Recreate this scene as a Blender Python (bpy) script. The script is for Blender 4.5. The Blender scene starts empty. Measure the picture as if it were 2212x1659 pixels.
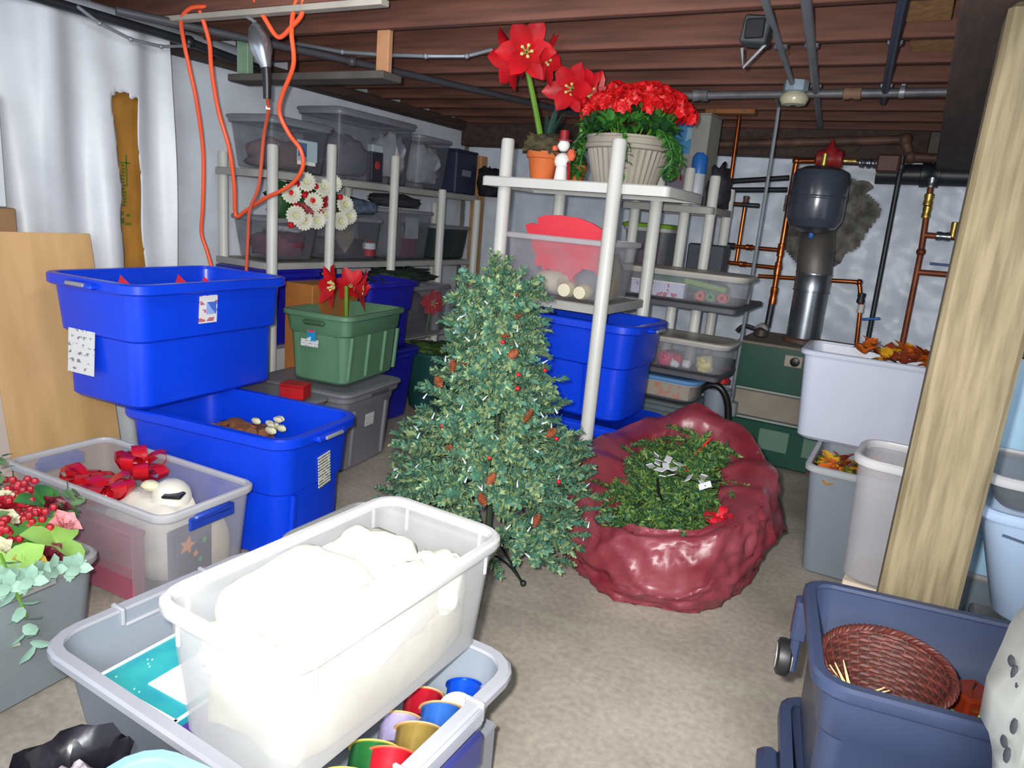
import bpy, bmesh, math, random
from mathutils import Vector, Matrix, noise
random.seed(7)
sc = bpy.context.scene
PI = math.pi
R = math.radians
RU = random.uniform

# ------------------------------------------------------------------ camera
cam_d = bpy.data.cameras.new('camera')
cam = bpy.data.objects.new('camera', cam_d)
sc.collection.objects.link(cam)
_p, _r, _y = R(13.2), -R(5.0), R(28.5)
_F = Vector((-math.sin(_y) * math.cos(_p), math.cos(_y) * math.cos(_p), -math.sin(_p)))
_R0 = Vector((math.cos(_y), math.sin(_y), 0))
_U0 = _R0.cross(_F)
_Rv = math.cos(_r) * _R0 - math.sin(_r) * _U0
_Uv = math.sin(_r) * _R0 + math.cos(_r) * _U0
M = Matrix((_Rv, _Uv, -_F)).transposed().to_4x4()
M.translation = Vector((0, 0, 1.5))
cam.matrix_world = M
cam_d.sensor_width = 36.0
cam_d.lens = 36.0 * 1540 / 2212
cam_d.clip_start = 0.02
sc.camera = cam

# ------------------------------------------------------------------ world, flash, added fill lights, exposure
w = bpy.data.worlds.new('world')
sc.world = w
w.use_nodes = True
w.node_tree.nodes['Background'].inputs[0].default_value = (0.80, 0.88, 1.0, 1)
w.node_tree.nodes['Background'].inputs[1].default_value = 1.25

def lamp(name, kind, loc, energy, color, target=None, **kw):
    d = bpy.data.lights.new(name, kind)
    d.energy = energy
    d.color = color
    for k, v in kw.items():
        setattr(d, k, v)
    o = bpy.data.objects.new(name, d)
    sc.collection.objects.link(o)
    o.location = loc
    if target is not None:
        o.rotation_euler = (Vector(target) - Vector(loc)).to_track_quat('-Z', 'Y').to_euler()
    return o
FL = Vector((0, 0, 1.5)) - _Rv * 0.05 + _Uv * 0.045 + _F * 0.01
lamp('camera_flash', 'SPOT', FL, 370, (1.0, 0.97, 0.93), FL + _F * 3 , spot_size=R(105), spot_blend=0.8, shadow_soft_size=0.018)
lamp('fill_area', 'AREA', (0.3, -0.7, 1.9), 70, (0.93, 0.97, 1.0), (-2.4, 4.6, 1.1), size=0.8)  # added fill behind the camera, lifts the back and left; no real bulb
lamp('fill_point', 'POINT', (-1.9, 1.75, 2.22), 22, (0.95, 0.98, 1.0), shadow_soft_size=0.16)  # unseen fill point added mid-room above the frame to brighten the left wall
sc.view_settings.view_transform = 'Standard'
sc.view_settings.look = 'None'
sc.view_settings.exposure = 0.0
sc.view_settings.gamma = 1.0
sc.view_settings.use_curve_mapping = False

# ------------------------------------------------------------------ materials
def lin(h):
    h = h.lstrip('#')
    out = []
    for i in (0, 2, 4):
        c = int(h[i:i + 2], 16) / 255
        out.append(c / 12.92 if c <= 0.04045 else ((c + 0.055) / 1.055) ** 2.4)
    return (out[0], out[1], out[2], 1)
MATS = {}
def mat(name, col, rough=0.5, var=0.0, scale=8.0, col2=None, bump=0.0, metal=0.0, spec=0.5, coat=0.0, stretch=None, detail=4.0, sheen=0.0):
    if name in MATS:
        return MATS[name]
    m = bpy.data.materials.new(name)
    m.use_nodes = True
    nt = m.node_tree
    b = nt.nodes['Principled BSDF']
    b.inputs['Base Color'].default_value = lin(col)
    b.inputs['Roughness'].default_value = rough
    b.inputs['Metallic'].default_value = metal
    b.inputs['Specular IOR Level'].default_value = spec
    b.inputs['Coat Weight'].default_value = coat
    tc = nt.nodes.new('ShaderNodeTexCoord')
    mp = nt.nodes.new('ShaderNodeMapping')
    nt.links.new(tc.outputs['Object'], mp.inputs['Vector'])
    if stretch:
        mp.inputs['Scale'].default_value = stretch
    nz = nt.nodes.new('ShaderNodeTexNoise')
    nz.inputs['Scale'].default_value = scale
    nz.inputs['Detail'].default_value = detail
    nt.links.new(mp.outputs['Vector'], nz.inputs['Vector'])
    if var > 0 or col2:
        rp = nt.nodes.new('ShaderNodeValToRGB')
        c1 = lin(col)
        c2 = lin(col2) if col2 else tuple(list(min(1, x * (1 + var)) for x in c1[:3]) + [1])
        c0 = c1 if col2 else tuple(list(x * (1 - var) for x in c1[:3]) + [1])
        rp.color_ramp.elements[0].position = 0.35
        rp.color_ramp.elements[0].color = c0
        rp.color_ramp.elements[1].position = 0.65
        rp.color_ramp.elements[1].color = c2
        nt.links.new(nz.outputs['Fac'], rp.inputs['Fac'])
        nt.links.new(rp.outputs['Color'], b.inputs['Base Color'])
    if bump > 0:
        bp = nt.nodes.new('ShaderNodeBump')
        bp.inputs['Strength'].default_value = bump
        bp.inputs['Distance'].default_value = 0.01
        nt.links.new(nz.outputs['Fac'], bp.inputs['Height'])
        nt.links.new(bp.outputs['Normal'], b.inputs['Normal'])
    MATS[name] = m
    return m

def clear(name, col, alpha=0.5, rough=0.35, trans=0.35):
    """cloudy see-through plastic"""
    if name in MATS:
        return MATS[name]
    m = bpy.data.materials.new(name)
    m.use_nodes = True
    nt = m.node_tree
    b = nt.nodes['Principled BSDF']
    out = nt.nodes['Material Output']
    b.inputs['Base Color'].default_value = lin(col)
    b.inputs['Roughness'].default_value = rough
    tr = nt.nodes.new('ShaderNodeBsdfTransparent')
    tl = nt.nodes.new('ShaderNodeBsdfTranslucent')
    tl.inputs['Color'].default_value = lin(col)
    m1 = nt.nodes.new('ShaderNodeMixShader')
    m1.inputs[0].default_value = trans
    nt.links.new(b.outputs[0], m1.inputs[1])
    nt.links.new(tl.outputs[0], m1.inputs[2])
    m2 = nt.nodes.new('ShaderNodeMixShader')
    tc = nt.nodes.new('ShaderNodeTexCoord')
    nz = nt.nodes.new('ShaderNodeTexNoise')
    nz.inputs['Scale'].default_value = 6
    nt.links.new(tc.outputs['Object'], nz.inputs['Vector'])
    mr = nt.nodes.new('ShaderNodeMapRange')
    mr.inputs[1].default_value = 0.3
    mr.inputs[2].default_value = 0.7
    mr.inputs[3].default_value = max(0, alpha - 0.06)
    mr.inputs[4].default_value = min(1, alpha + 0.06)
    nt.links.new(nz.outputs['Fac'], mr.inputs[0])
    nt.links.new(mr.outputs[0], m2.inputs[0])
    nt.links.new(tr.outputs[0], m2.inputs[1])
    nt.links.new(m1.outputs[0], m2.inputs[2])
    nt.links.new(m2.outputs[0], out.inputs['Surface'])
    MATS[name] = m
    return m

def printed(name, paper, ink, kind='lines', scale=40.0, amount=0.5, axis='Z'):
    """flat print: rows of broken ink marks on paper"""
    if name in MATS:
        return MATS[name]
    m = mat(name, paper, 0.55)
    nt = m.node_tree
    b = nt.nodes['Principled BSDF']
    tc = nt.nodes.new('ShaderNodeTexCoord')
    sp = nt.nodes.new('ShaderNodeSeparateXYZ')
    nt.links.new(tc.outputs['Object'], sp.inputs[0])
    ma = nt.nodes.new('ShaderNodeMath')
    ma.operation = 'MULTIPLY'
    ma.inputs[1].default_value = scale
    nt.links.new(sp.outputs[axis], ma.inputs[0])
    fr = nt.nodes.new('ShaderNodeMath')
    fr.operation = 'FRACT'
    nt.links.new(ma.outputs[0], fr.inputs[0])
    g = nt.nodes.new('ShaderNodeMath')
    g.operation = 'GREATER_THAN'
    g.inputs[1].default_value = 0.55
    nt.links.new(fr.outputs[0], g.inputs[0])
    nz = nt.nodes.new('ShaderNodeTexNoise')
    nz.inputs['Scale'].default_value = scale * (1.2 if kind == 'lines' else 0.35)
    nt.links.new(tc.outputs['Object'], nz.inputs['Vector'])
    g2 = nt.nodes.new('ShaderNodeMath')
    g2.operation = 'GREATER_THAN'
    g2.inputs[1].default_value = amount
    nt.links.new(nz.outputs['Fac'], g2.inputs[0])
    mu = nt.nodes.new('ShaderNodeMath')
    mu.operation = 'MULTIPLY'
    nt.links.new(g.outputs[0], mu.inputs[0])
    nt.links.new(g2.outputs[0], mu.inputs[1])
    mx = nt.nodes.new('ShaderNodeMix')
    mx.data_type = 'RGBA'
    nt.links.new((mu if kind == 'lines' else g2).outputs[0], mx.inputs[0])
    mx.inputs[6].default_value = lin(paper)
    mx.inputs[7].default_value = lin(ink)
    nt.links.new(mx.outputs[2], b.inputs['Base Color'])
    return m

# ------------------------------------------------------------------ mesh helpers
class MB:
    def __init__(self):
        self.v = []
        self.f = []
        self.mi = []
        self.cur = 0
    def add(self, vs, fs):
        o = len(self.v)
        self.v += [tuple(x) for x in vs]
        self.f += [tuple(i + o for i in f) for f in fs]
        self.mi += [self.cur] * len(fs)
        return self
    def box(self, c, s, rz=0.0, rot=None, bev=0.0):
        x, y, z = s[0] / 2, s[1] / 2, s[2] / 2
        m = rot.to_matrix() if rot is not None else Matrix.Rotation(rz, 3, 'Z')
        if bev > 0:
            b = min(bev, x * .9, y * .9, z * .9)
            rings = [ringpts(x - b, y - b, b * .6, -z, 1), ringpts(x, y, b, -z + b, 1), ringpts(x, y, b, z - b, 1), ringpts(x - b, y - b, b * .6, z, 1)]
            rings = [[m @ Vector(p) + Vector(c) for p in r] for r in rings]
            return self.loft(rings, True, True)
        vs = [m @ Vector((sx * x, sy * y, sz * z)) + Vector(c) for sx in (-1, 1) for sy in (-1, 1) for sz in (-1, 1)]
        return self.add(vs, [(0, 1, 3, 2), (4, 6, 7, 5), (0, 4, 5, 1), (2, 3, 7, 6), (0, 2, 6, 4), (1, 5, 7, 3)])
    def loft(self, rings, cap0=False, cap1=False, close=False):
        n = len(rings[0])
        vs = [p for r in rings for p in r]
        fs = []
        k = len(rings)
        for i in range(k if close else k - 1):
            a, b = i * n, ((i + 1) % k) * n
            for j in range(n):
                fs.append((a + j, a + (j + 1) % n, b + (j + 1) % n, b + j))
        if cap0:
            fs.append(tuple(reversed(range(n))))
        if cap1:
            fs.append(tuple((k - 1) * n + j for j in range(n)))
        return self.add(vs, fs)
    def tube(self, pts, r, seg=8, caps=True, smooth_n=0):
        pts = [Vector(p) for p in pts]
        if smooth_n:
            pts = spline(pts, smooth_n)
        rr = r if isinstance(r, (list, tuple)) else [r] * len(pts)
        if len(rr) != len(pts):
            rr = [rr[0] + (rr[-1] - rr[0]) * i / (len(pts) - 1) for i in range(len(pts))]
        rings = []
        prev = None
        for i, p in enumerate(pts):
            t = (pts[min(i + 1, len(pts) - 1)] - pts[max(i - 1, 0)])
            if t.length < 1e-9:
                t = Vector((0, 0, 1))
            t.normalize()
            if prev is None:
                a = Vector((0, 0, 1)) if abs(t.z) < .9 else Vector((1, 0, 0))
                prev = t.cross(a).normalized()
            prev = (prev - t * prev.dot(t))
            if prev.length < 1e-6:
                prev = t.orthogonal()
            prev.normalize()
            q = t.cross(prev)
            rings.append([p + (prev * math.cos(2 * PI * j / seg) + q * math.sin(2 * PI * j / seg)) * rr[i] for j in range(seg)])
        return self.loft(rings, caps, caps)
    def lathe(self, prof, c=(0, 0, 0), seg=24, rot=None, cap0=False, cap1=False, close=False):
        rings = []
        m = rot.to_matrix() if rot is not None else Matrix.Identity(3)
        for r, z in prof:
            rings.append([m @ Vector((r * math.cos(2 * PI * j / seg), r * math.sin(2 * PI * j / seg), z)) + Vector(c) for j in range(seg)])
        return self.loft(rings, cap0, cap1, close)
    def ball(self, c, r, seg=10, n=6, sq=(1, 1, 1)):
        rings = [[Vector(c) + Vector((r * sq[0] * math.sin(PI * i / n) * math.cos(2 * PI * j / seg), r * sq[1] * math.sin(PI * i / n) * math.sin(2 * PI * j / seg), -r * sq[2] * math.cos(PI * i / n))) for j in range(seg)] for i in range(1, n)]
        o = len(self.v)
        self.loft(rings, True, True)
        return self
    def prism(self, poly, z0, z1, m=None):
        n = len(poly)
        vs = [Vector((x, y, z0)) for x, y in poly] + [Vector((x, y, z1)) for x, y in poly]
        if m is not None:
            vs = [m @ v for v in vs]
        fs = [tuple(reversed(range(n))), tuple(range(n, 2 * n))] + [(i, (i + 1) % n, n + (i + 1) % n, n + i) for i in range(n)]
        return self.add(vs, fs)
    def mesh(self, name, mats, smooth=None):
        me = bpy.data.meshes.new(name)
        me.from_pydata(self.v, [], self.f)
        for m in (mats if isinstance(mats, (list, tuple)) else [mats]):
            me.materials.append(m)
        if self.cur or any(self.mi):
            me.polygons.foreach_set('material_index', self.mi)
        bm = bmesh.new()
        bm.from_mesh(me)
        bmesh.ops.recalc_face_normals(bm, faces=bm.faces)
        if smooth is not None:
            for f in bm.faces:
                f.smooth = True
            for e in bm.edges:
                if len(e.link_faces) == 2 and e.calc_face_angle(0) > R(smooth):
                    e.smooth = False
        bm.to_mesh(me)
        bm.free()
        me.update()
        return me

def spline(pts, n):
    out = []
    k = len(pts)
    for i in range(k - 1):
        p0, p1, p2, p3 = pts[max(i - 1, 0)], pts[i], pts[i + 1], pts[min(i + 2, k - 1)]
        for j in range(n):
            t = j / n
            out.append(0.5 * ((2 * p1) + (p2 - p0) * t + (2 * p0 - 5 * p1 + 4 * p2 - p3) * t * t + (3 * p1 - p0 - 3 * p2 + p3) * t ** 3))
    out.append(pts[-1])
    return out

def ringpts(hl, hw, r, z, n=4, cx=0, cy=0):
    r = max(0.0005, min(r, hl * .98, hw * .98))
    pts = []
    for q, (sx, sy) in enumerate(((1, 1), (-1, 1), (-1, -1), (1, -1))):
        for i in range(n + 1):
            a = q * PI / 2 + PI / 2 * i / n
            pts.append(Vector((cx + sx * (hl - r) + r * math.cos(a), cy + sy * (hw - r) + r * math.sin(a), z)))
    return pts

def link(name, me, parent=None, loc=None, rot=None):
    o = bpy.data.objects.new(name, me)
    sc.collection.objects.link(o)
    if parent is not None:
        o.parent = parent
    if loc is not None:
        o.location = loc
    if rot is not None:
        o.rotation_euler = rot
    return o
def obj(name, mb, m, parent=None, smooth=40, label=None, loc=None, rot=None, kind=None):
    o = link(name, mb.mesh(name, m, smooth), parent, loc, rot)
    if label:
        o['label'] = label
    if kind:
        o['kind'] = kind
    return o
def tag(o, label, cat, group=None, kind=None):
    o['label'] = label
    o['category'] = cat
    if group:
        o['group'] = group
    if kind:
        o['kind'] = kind
    return o
def thing(name, label, cat, loc=(0, 0, 0), rz=0.0, group=None, rot=None):
    o = bpy.data.objects.new(name, None)
    o.empty_display_size = 0.05
    sc.collection.objects.link(o)
    o.location = loc
    o.rotation_euler = rot if rot is not None else (0, 0, rz)
    return tag(o, label, cat, group)
def struct(name, mb, m, parent=None, smooth=30, label=None):
    o = obj(name, mb, m, parent, smooth)
    o['kind'] = 'structure'
    if label:
        o['label'] = label
    return o

# ------------------------------------------------------------------ palette
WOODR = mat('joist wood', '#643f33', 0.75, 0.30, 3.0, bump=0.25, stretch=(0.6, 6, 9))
WOODP = mat('pale lumber', '#b58a5c', 0.7, 0.22, 4.0, bump=0.2, stretch=(6, 6, 0.7))
PLY = mat('plywood face', '#c9a270', 0.65, col2='#b08b58', scale=3.0, bump=0.08, stretch=(1, 2.2, 0.35))
POSTW = mat('weathered post wood', '#776b52', 0.8, col2='#5d523a', scale=7.0, bump=0.35, stretch=(9, 9, 0.7), detail=8)
DARKW = mat('old dark wood', '#43332d', 0.8, 0.3, 4.0, bump=0.3, stretch=(8, 0.8, 8))
CONC = mat('concrete wall', '#6d6a64', 0.9, 0.25, 6.0, bump=0.6)
SHEET = mat('white plastic sheeting', '#c4c8ce', 0.42, 0.05, 5.0, bump=0.25)
SHEETB = mat('white crinkled sheeting', '#d6e0ee', 0.40, 0.06, 7.0, bump=0.8)
PAINTW = mat('painted white wall', '#d6dce6', 0.7, 0.06, 5.0, bump=0.15)
KRAFT = mat('kraft paper', '#a8762f', 0.6, 0.15, 6.0, bump=0.15)
GREENINK = mat('green ink', '#4f6a1e', 0.6)
COPPER = mat('copper pipe', '#a85a2c', 0.3, 0.25, 9.0, metal=0.85)
BLACKP = mat('black iron pipe', '#23262c', 0.45, 0.2, 10.0)
GREYP = mat('grey iron pipe', '#6d6c70', 0.5, 0.25, 10.0, metal=0.3)
RUST = mat('rusty brown pipe', '#5d4136', 0.6, 0.35, 9.0)
BRASS = mat('brass fitting', '#b89a4e', 0.35, 0.2, 10.0, metal=0.8)
STEEL = mat('galvanized steel', '#8d9298', 0.30, 0.12, 6.0, metal=0.9)
GALV = mat('grey conduit', '#8b929a', 0.45, 0.1, 6.0, metal=0.4)
REDP = mat('red pump paint', '#8c2226', 0.45, 0.15, 6.0)
ORANGE = mat('orange cord', '#e2562f', 0.45, 0.05, 4.0)
WHITEPL = mat('white resin', '#c9c9c4', 0.45, 0.05, 3.0)
GREYSH = mat('grey resin shelf', '#9d9c98', 0.55, 0.08, 4.0)
WHITE = mat('white paper', '#e6e6e2', 0.6)
BLACK = mat('black plastic', '#17171a', 0.4)

# ------------------------------------------------------------------ floor
def floor_mat():
    m = mat('stained concrete floor', '#b4aca0', 0.75, col2='#938b80', scale=1.6, bump=0.12, detail=9)
    nt = m.node_tree
    b = nt.nodes['Principled BSDF']
    src = b.inputs['Base Color'].links[0].from_socket
    tc = nt.nodes['Texture Coordinate']
    n2 = nt.nodes.new('ShaderNodeTexNoise')
    n2.inputs['Scale'].default_value = 40
    n2.inputs['Detail'].default_value = 6
    nt.links.new(tc.outputs['Object'], n2.inputs['Vector'])
    mr = nt.nodes.new('ShaderNodeMapRange')
    mr.inputs[1].default_value = 0.3
    mr.inputs[2].default_value = 0.7
    mr.inputs[3].default_value = 0.82
    mr.inputs[4].default_value = 1.12
    nt.links.new(n2.outputs['Fac'], mr.inputs[0])
    mx = nt.nodes.new('ShaderNodeMix')
    mx.data_type = 'RGBA'
    mx.blend_type = 'MULTIPLY'
    mx.inputs[0].default_value = 1.0
    nt.links.new(src, mx.inputs[6])
    nt.links.new(mr.outputs[0], mx.inputs[7])
    # pale patched seam running through the slab, wandering a little
    sp = nt.nodes.new('ShaderNodeSeparateXYZ')
    nt.links.new(tc.outputs['Object'], sp.inputs[0])
    n3 = nt.nodes.new('ShaderNodeTexNoise')
    n3.inputs['Scale'].default_value = 3.5
    n3.inputs['Detail'].default_value = 5
    nt.links.new(tc.outputs['Object'], n3.inputs['Vector'])
    a1 = nt.nodes.new('ShaderNodeMath'); a1.operation = 'MULTIPLY_ADD'
    a1.inputs[1].default_value = 0.26; a1.inputs[2].default_value = -2.43
    nt.links.new(n3.outputs['Fac'], a1.inputs[0])
    a2 = nt.nodes.new('ShaderNodeMath'); a2.operation = 'ADD'
    nt.links.new(sp.outputs['Y'], a2.inputs[0]); nt.links.new(a1.outputs[0], a2.inputs[1])
    a3 = nt.nodes.new('ShaderNodeMath'); a3.operation = 'ABSOLUTE'
    nt.links.new(a2.outputs[0], a3.inputs[0])
    m4 = nt.nodes.new('ShaderNodeMapRange')
    m4.inputs[1].default_value = 0.0; m4.inputs[2].default_value = 0.05
    m4.inputs[3].default_value = 0.55; m4.inputs[4].default_value = 0.0
    nt.links.new(a3.outputs[0], m4.inputs[0])
    mm = nt.nodes.new('ShaderNodeMath'); mm.operation = 'MULTIPLY'
    nt.links.new(m4.outputs[0], mm.inputs[0]); nt.links.new(n2.outputs['Fac'], mm.inputs[1])
    m5 = nt.nodes.new('ShaderNodeMix'); m5.data_type = 'RGBA'
    nt.links.new(mm.outputs[0], m5.inputs[0])
    nt.links.new(mx.outputs[2], m5.inputs[6])
    m5.inputs[7].default_value = lin('#a9aa98')
    nt.links.new(m5.outputs[2], b.inputs['Base Color'])
    return m
mb = MB()
mb.box((-0.8, 2.9, -0.05), (6.6, 6.4, 0.1))
struct('floor', mb, floor_mat())

# ------------------------------------------------------------------ walls and ceiling
mb = MB(); mb.box((-4.06, 2.9, 1.27), (0.12, 6.4, 2.54))
struct('wall_left', mb, PAINTW)
mb = MB(); mb.box((-0.8, 6.06, 1.27), (6.6, 0.12, 2.54))
struct('wall_back', mb, CONC)
mb = MB(); mb.box((2.56, 4.2, 1.27), (0.12, 3.8, 2.54))
struct('wall_right', mb, CONC)
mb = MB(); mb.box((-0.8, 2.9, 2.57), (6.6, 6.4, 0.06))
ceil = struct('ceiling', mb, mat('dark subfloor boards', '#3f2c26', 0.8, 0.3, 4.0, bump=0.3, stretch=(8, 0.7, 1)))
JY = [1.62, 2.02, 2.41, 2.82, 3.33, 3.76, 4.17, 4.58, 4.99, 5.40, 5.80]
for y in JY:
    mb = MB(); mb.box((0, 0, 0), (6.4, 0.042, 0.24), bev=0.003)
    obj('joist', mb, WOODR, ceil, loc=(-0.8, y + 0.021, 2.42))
# blocks nailed between joists at the girder
for x, y, dx in ((-0.16, 2.60, 0.16), (-0.14, 3.08, 0.15), (-0.12, 3.55, 0.17), (-0.72, 3.55, 0.035)):
    mb = MB(); mb.box((0, 0, 0), (dx, 0.30, 0.10), bev=0.003)
    obj('block', mb, WOODP, ceil, loc=(x, y, 2.38), label='pale wooden block between the joists')
# pale furring strip nailed under the near joist
mb = MB(); mb.box((0, 0, 0), (1.35, 0.05, 0.025), bev=0.002)
obj('furring_strip', mb, mat('pale strip', '#9a948a', 0.7, 0.1, 5.0), ceil, loc=(-2.72, 2.43, 2.286), label='pale furring strip')
mb = MB(); mb.box((0.11, 2.9, 2.165), (0.28, 6.2, 0.27), bev=0.006)
tag(obj('girder', mb, DARKW), 'dark wooden girder under the joist ends, above the square post', 'beam')
mb = MB(); mb.box((-2.0, 5.88, 2.2), (3.8, 0.2, 0.2), bev=0.005)
tag(obj('sill_beam', mb, DARKW), 'dark sill beam along the top of the back wall', 'beam')

mb = MB(); mb.box((-3.92, 4.35, 2.275), (0.14, 3.3, 0.07), bev=0.004)
tag(obj('ledger_board', mb, DARKW), 'dark ledger board along the top of the left wall above the rack', 'beam')

# square post in front
mb = MB(); mb.box((0, 0, 1.015), (0.175, 0.175, 2.03), bev=0.012)
p = obj('wooden_post', mb, POSTW, loc=(0.150, 2.02, 0.0))
tag(p, 'square weathered wooden post holding up the girder at right', 'post')

# ------------------------------------------------------------------ plastic sheeting
def sheet(name, label, n, m_, f, hole=None, material=SHEET, thick=0.004, snap=None):
    """grid surface f(u,v)->Vector with faces inside the hole left out"""
    mb = MB()
    vs = []
    for i in range(n + 1):
        for j in range(m_ + 1):
            p_ = f(i / n, j / m_)
            vs.append(snap(p_) if snap else p_)
    fs = []
    for i in range(n):
        for j in range(m_):
            q = [i * (m_ + 1) + j, (i + 1) * (m_ + 1) + j, (i + 1) * (m_ + 1) + j + 1, i * (m_ + 1) + j + 1]
            c = sum((vs[k] for k in q), Vector()) / 4
            if hole and hole(c):
                continue
            fs.append(q)
    mb.add(vs, fs)
    o = obj(name, mb, material, smooth=60)
    so = o.modifiers.new('solid', 'SOLIDIFY')
    so.thickness = thick
    tag(o, label, 'plastic sheet')
    return o
def left_f(u, v):
    y = 1.0 + 1.70 * u
    z = 0.02 + 2.24 * v
    fold = 0.035 * math.sin(y * 17 + 1.2 * math.sin(z * 1.7)) + 0.02 * math.sin(y * 31 + z * 1.3) + 0.025 * noise.noise(Vector((y * 2.5, z * 1.2, 3)))
    fold *= (0.35 + 0.65 * (1 - v * 0.7))
    x = -3.62 + fold
    if y < 1.93:
        x -= (1.93 - y) * 0.30
    if u > 0.94:
        x -= (u - 0.94) * 4.5
    z -= 0.02 * math.sin(y * 9) * (v > 0.9)
    return Vector((x, y, z))
def left_edges(z):
    t = (1.93 - z) / 0.85
    lo = 2.262 + 0.03 * t + 0.018 * math.sin(min(max((t - .3) / .4, 0), 1) * PI) + 0.005 * math.sin(z * 23)
    return lo, 2.392 + 0.035 * t + 0.006 * math.sin(z * 13 + 1)
def left_top(y):
    return 1.925 + 0.012 * math.sin(y * 55) + .008 * math.sin(y * 130)
def left_hole(c):
    if c.z > left_top(c.y) or c.z < 0.5:
        return False
    lo, hi = left_edges(c.z)
    return lo < c.y < hi
def left_snap(p):
    lo, hi = left_edges(p.z)
    if 0.5 < p.z < 1.96:
        for e in (lo, hi):
            if abs(p.y - e) < 0.0058:
                p.y = e
    if lo - .01 < p.y < hi + .01 and abs(p.z - left_top(p.y)) < .0125:
        p.z = left_top(p.y)
    return p
sheet('plastic_sheeting', 'folded white plastic sheeting on the left wall, torn open over brown paper', 150, 90, left_f, left_hole, snap=left_snap)
mb = MB(); mb.box((-3.78, 2.30, 1.25), (0.10, 0.62, 2.0), bev=0.02)
kb = obj('insulation_batt', mb, KRAFT)
tag(kb, 'brown kraft paper of an insulation batt showing through the torn sheeting', 'insulation')
mb = MB()
for k in range(13):
    mb.box((-3.726, 2.382 + RU(-0.004, 0.004), 1.585 - k * 0.017), (0.003, 0.018 + RU(-.006, .006), 0.011))
for yy, zz, sy, sz in ((2.40, 1.56, 0.006, 0.16), (2.365, 1.34, 0.02, 0.02), (2.40, 1.33, 0.02, 0.015), (2.37, 1.30, 0.016, 0.03), (2.40, 1.285, 0.03, 0.012), (2.395, 1.60, 0.05, 0.008)):
    mb.box((-3.726, yy, zz), (0.003, sy, sz))
obj('green_print', mb, GREENINK, kb, label='broken green print on the paper')

def back_f(u, v):
    x = -3.9 + 5.6 * u
    z = 0.03 + 2.08 * v + 0.05 * noise.noise(Vector((x * 3, 1, 0))) * v
    y = 5.925 + 0.035 * noise.noise(Vector((x * 2.2, z * 3.5, 7))) + 0.018 * noise.noise(Vector((x * 7, z * 9, 2)))
    return Vector((x, y, z))
def back_hole(c):
    a = math.atan2(c.z - 1.68, c.x + 0.68)
    r = math.hypot(c.z - 1.68, (c.x + 0.68) * 1.15)
    return r < 0.36 + 0.04 * math.sin(a * 3 + 1) + 0.02 * math.sin(a * 7)
sheet('plastic_sheeting', 'crinkled white plastic sheeting on the back wall behind the boiler', 300, 120, back_f, back_hole, SHEETB)
mb = MB()
rings = []
for r_, z_ in ((0.40, 0.0), (0.38, 0.05), (0.30, 0.07), (0.16, 0.08)):
    rings.append([Vector((-0.68 + (r_ * (1 + 0.10 * noise.noise(Vector((j, z_ * 30, 0))))) * math.cos(2 * PI * j / 26), 5.99 - z_ - 0.02 * noise.noise(Vector((j * .7, r_ * 20, 5))), 1.68 + r_ * math.sin(2 * PI * j / 26))) for j in range(26)])
mb.loft(rings, True, True)
tag(obj('chimney_collar', mb, mat('rough mortar', '#7d7b74', 0.9, col2='#4c4a46', scale=14.0, bump=1.0)), 'rough grey mortar collar where the flue enters the back wall', 'collar')

# plywood sheet leaning at left, cartons stacked behind it
pl = thing('plywood_sheet', 'tan plywood sheet leaning upright at left behind the clear bow tub', 'plywood', (-3.20, 1.765, 0.0), rot=(0, R(-10.0), 0))
mb = MB(); mb.box((0, 0, 0.635), (0.016, 0.48, 1.27), bev=0.001)
obj('panel', mb, PLY, pl)
mb = MB(); mb.box((-3.60, 1.40, 0.62), (0.16, 0.50, 1.24), bev=0.004)
tag(obj('tall_carton', mb, mat('pinkish white card', '#cdbfb8', 0.6)), 'tall pinkish white carton standing behind the plywood at the left edge', 'carton')
mb = MB(); mb.box((-3.60, 1.43, 1.295), (0.22, 0.60, 0.105), bev=0.004)
tag(obj('flat_carton', mb, mat('brown card', '#8c6a48', 0.7, 0.12, 5.0)), 'flat brown carton under the white carton at the left edge', 'carton')
wc = thing('white_carton', 'white carton at the left edge, on a flat brown carton', 'carton', (-3.60, 1.40, 1.35))
mb = MB(); mb.box((0, 0, 0.24), (0.20, 0.60, 0.48), bev=0.004)
obj('body', mb, mat('white card', '#c6ccce', 0.6), wc)
mb = MB(); mb.box((0.102, 0.20, 0.07), (0.003, 0.10, 0.07))
obj('shipping_label', mb, printed('shipping label', '#b9b9c4', '#7d7f90', 'lines', 60, 0.45), wc, label='small grey printed label')

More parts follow.
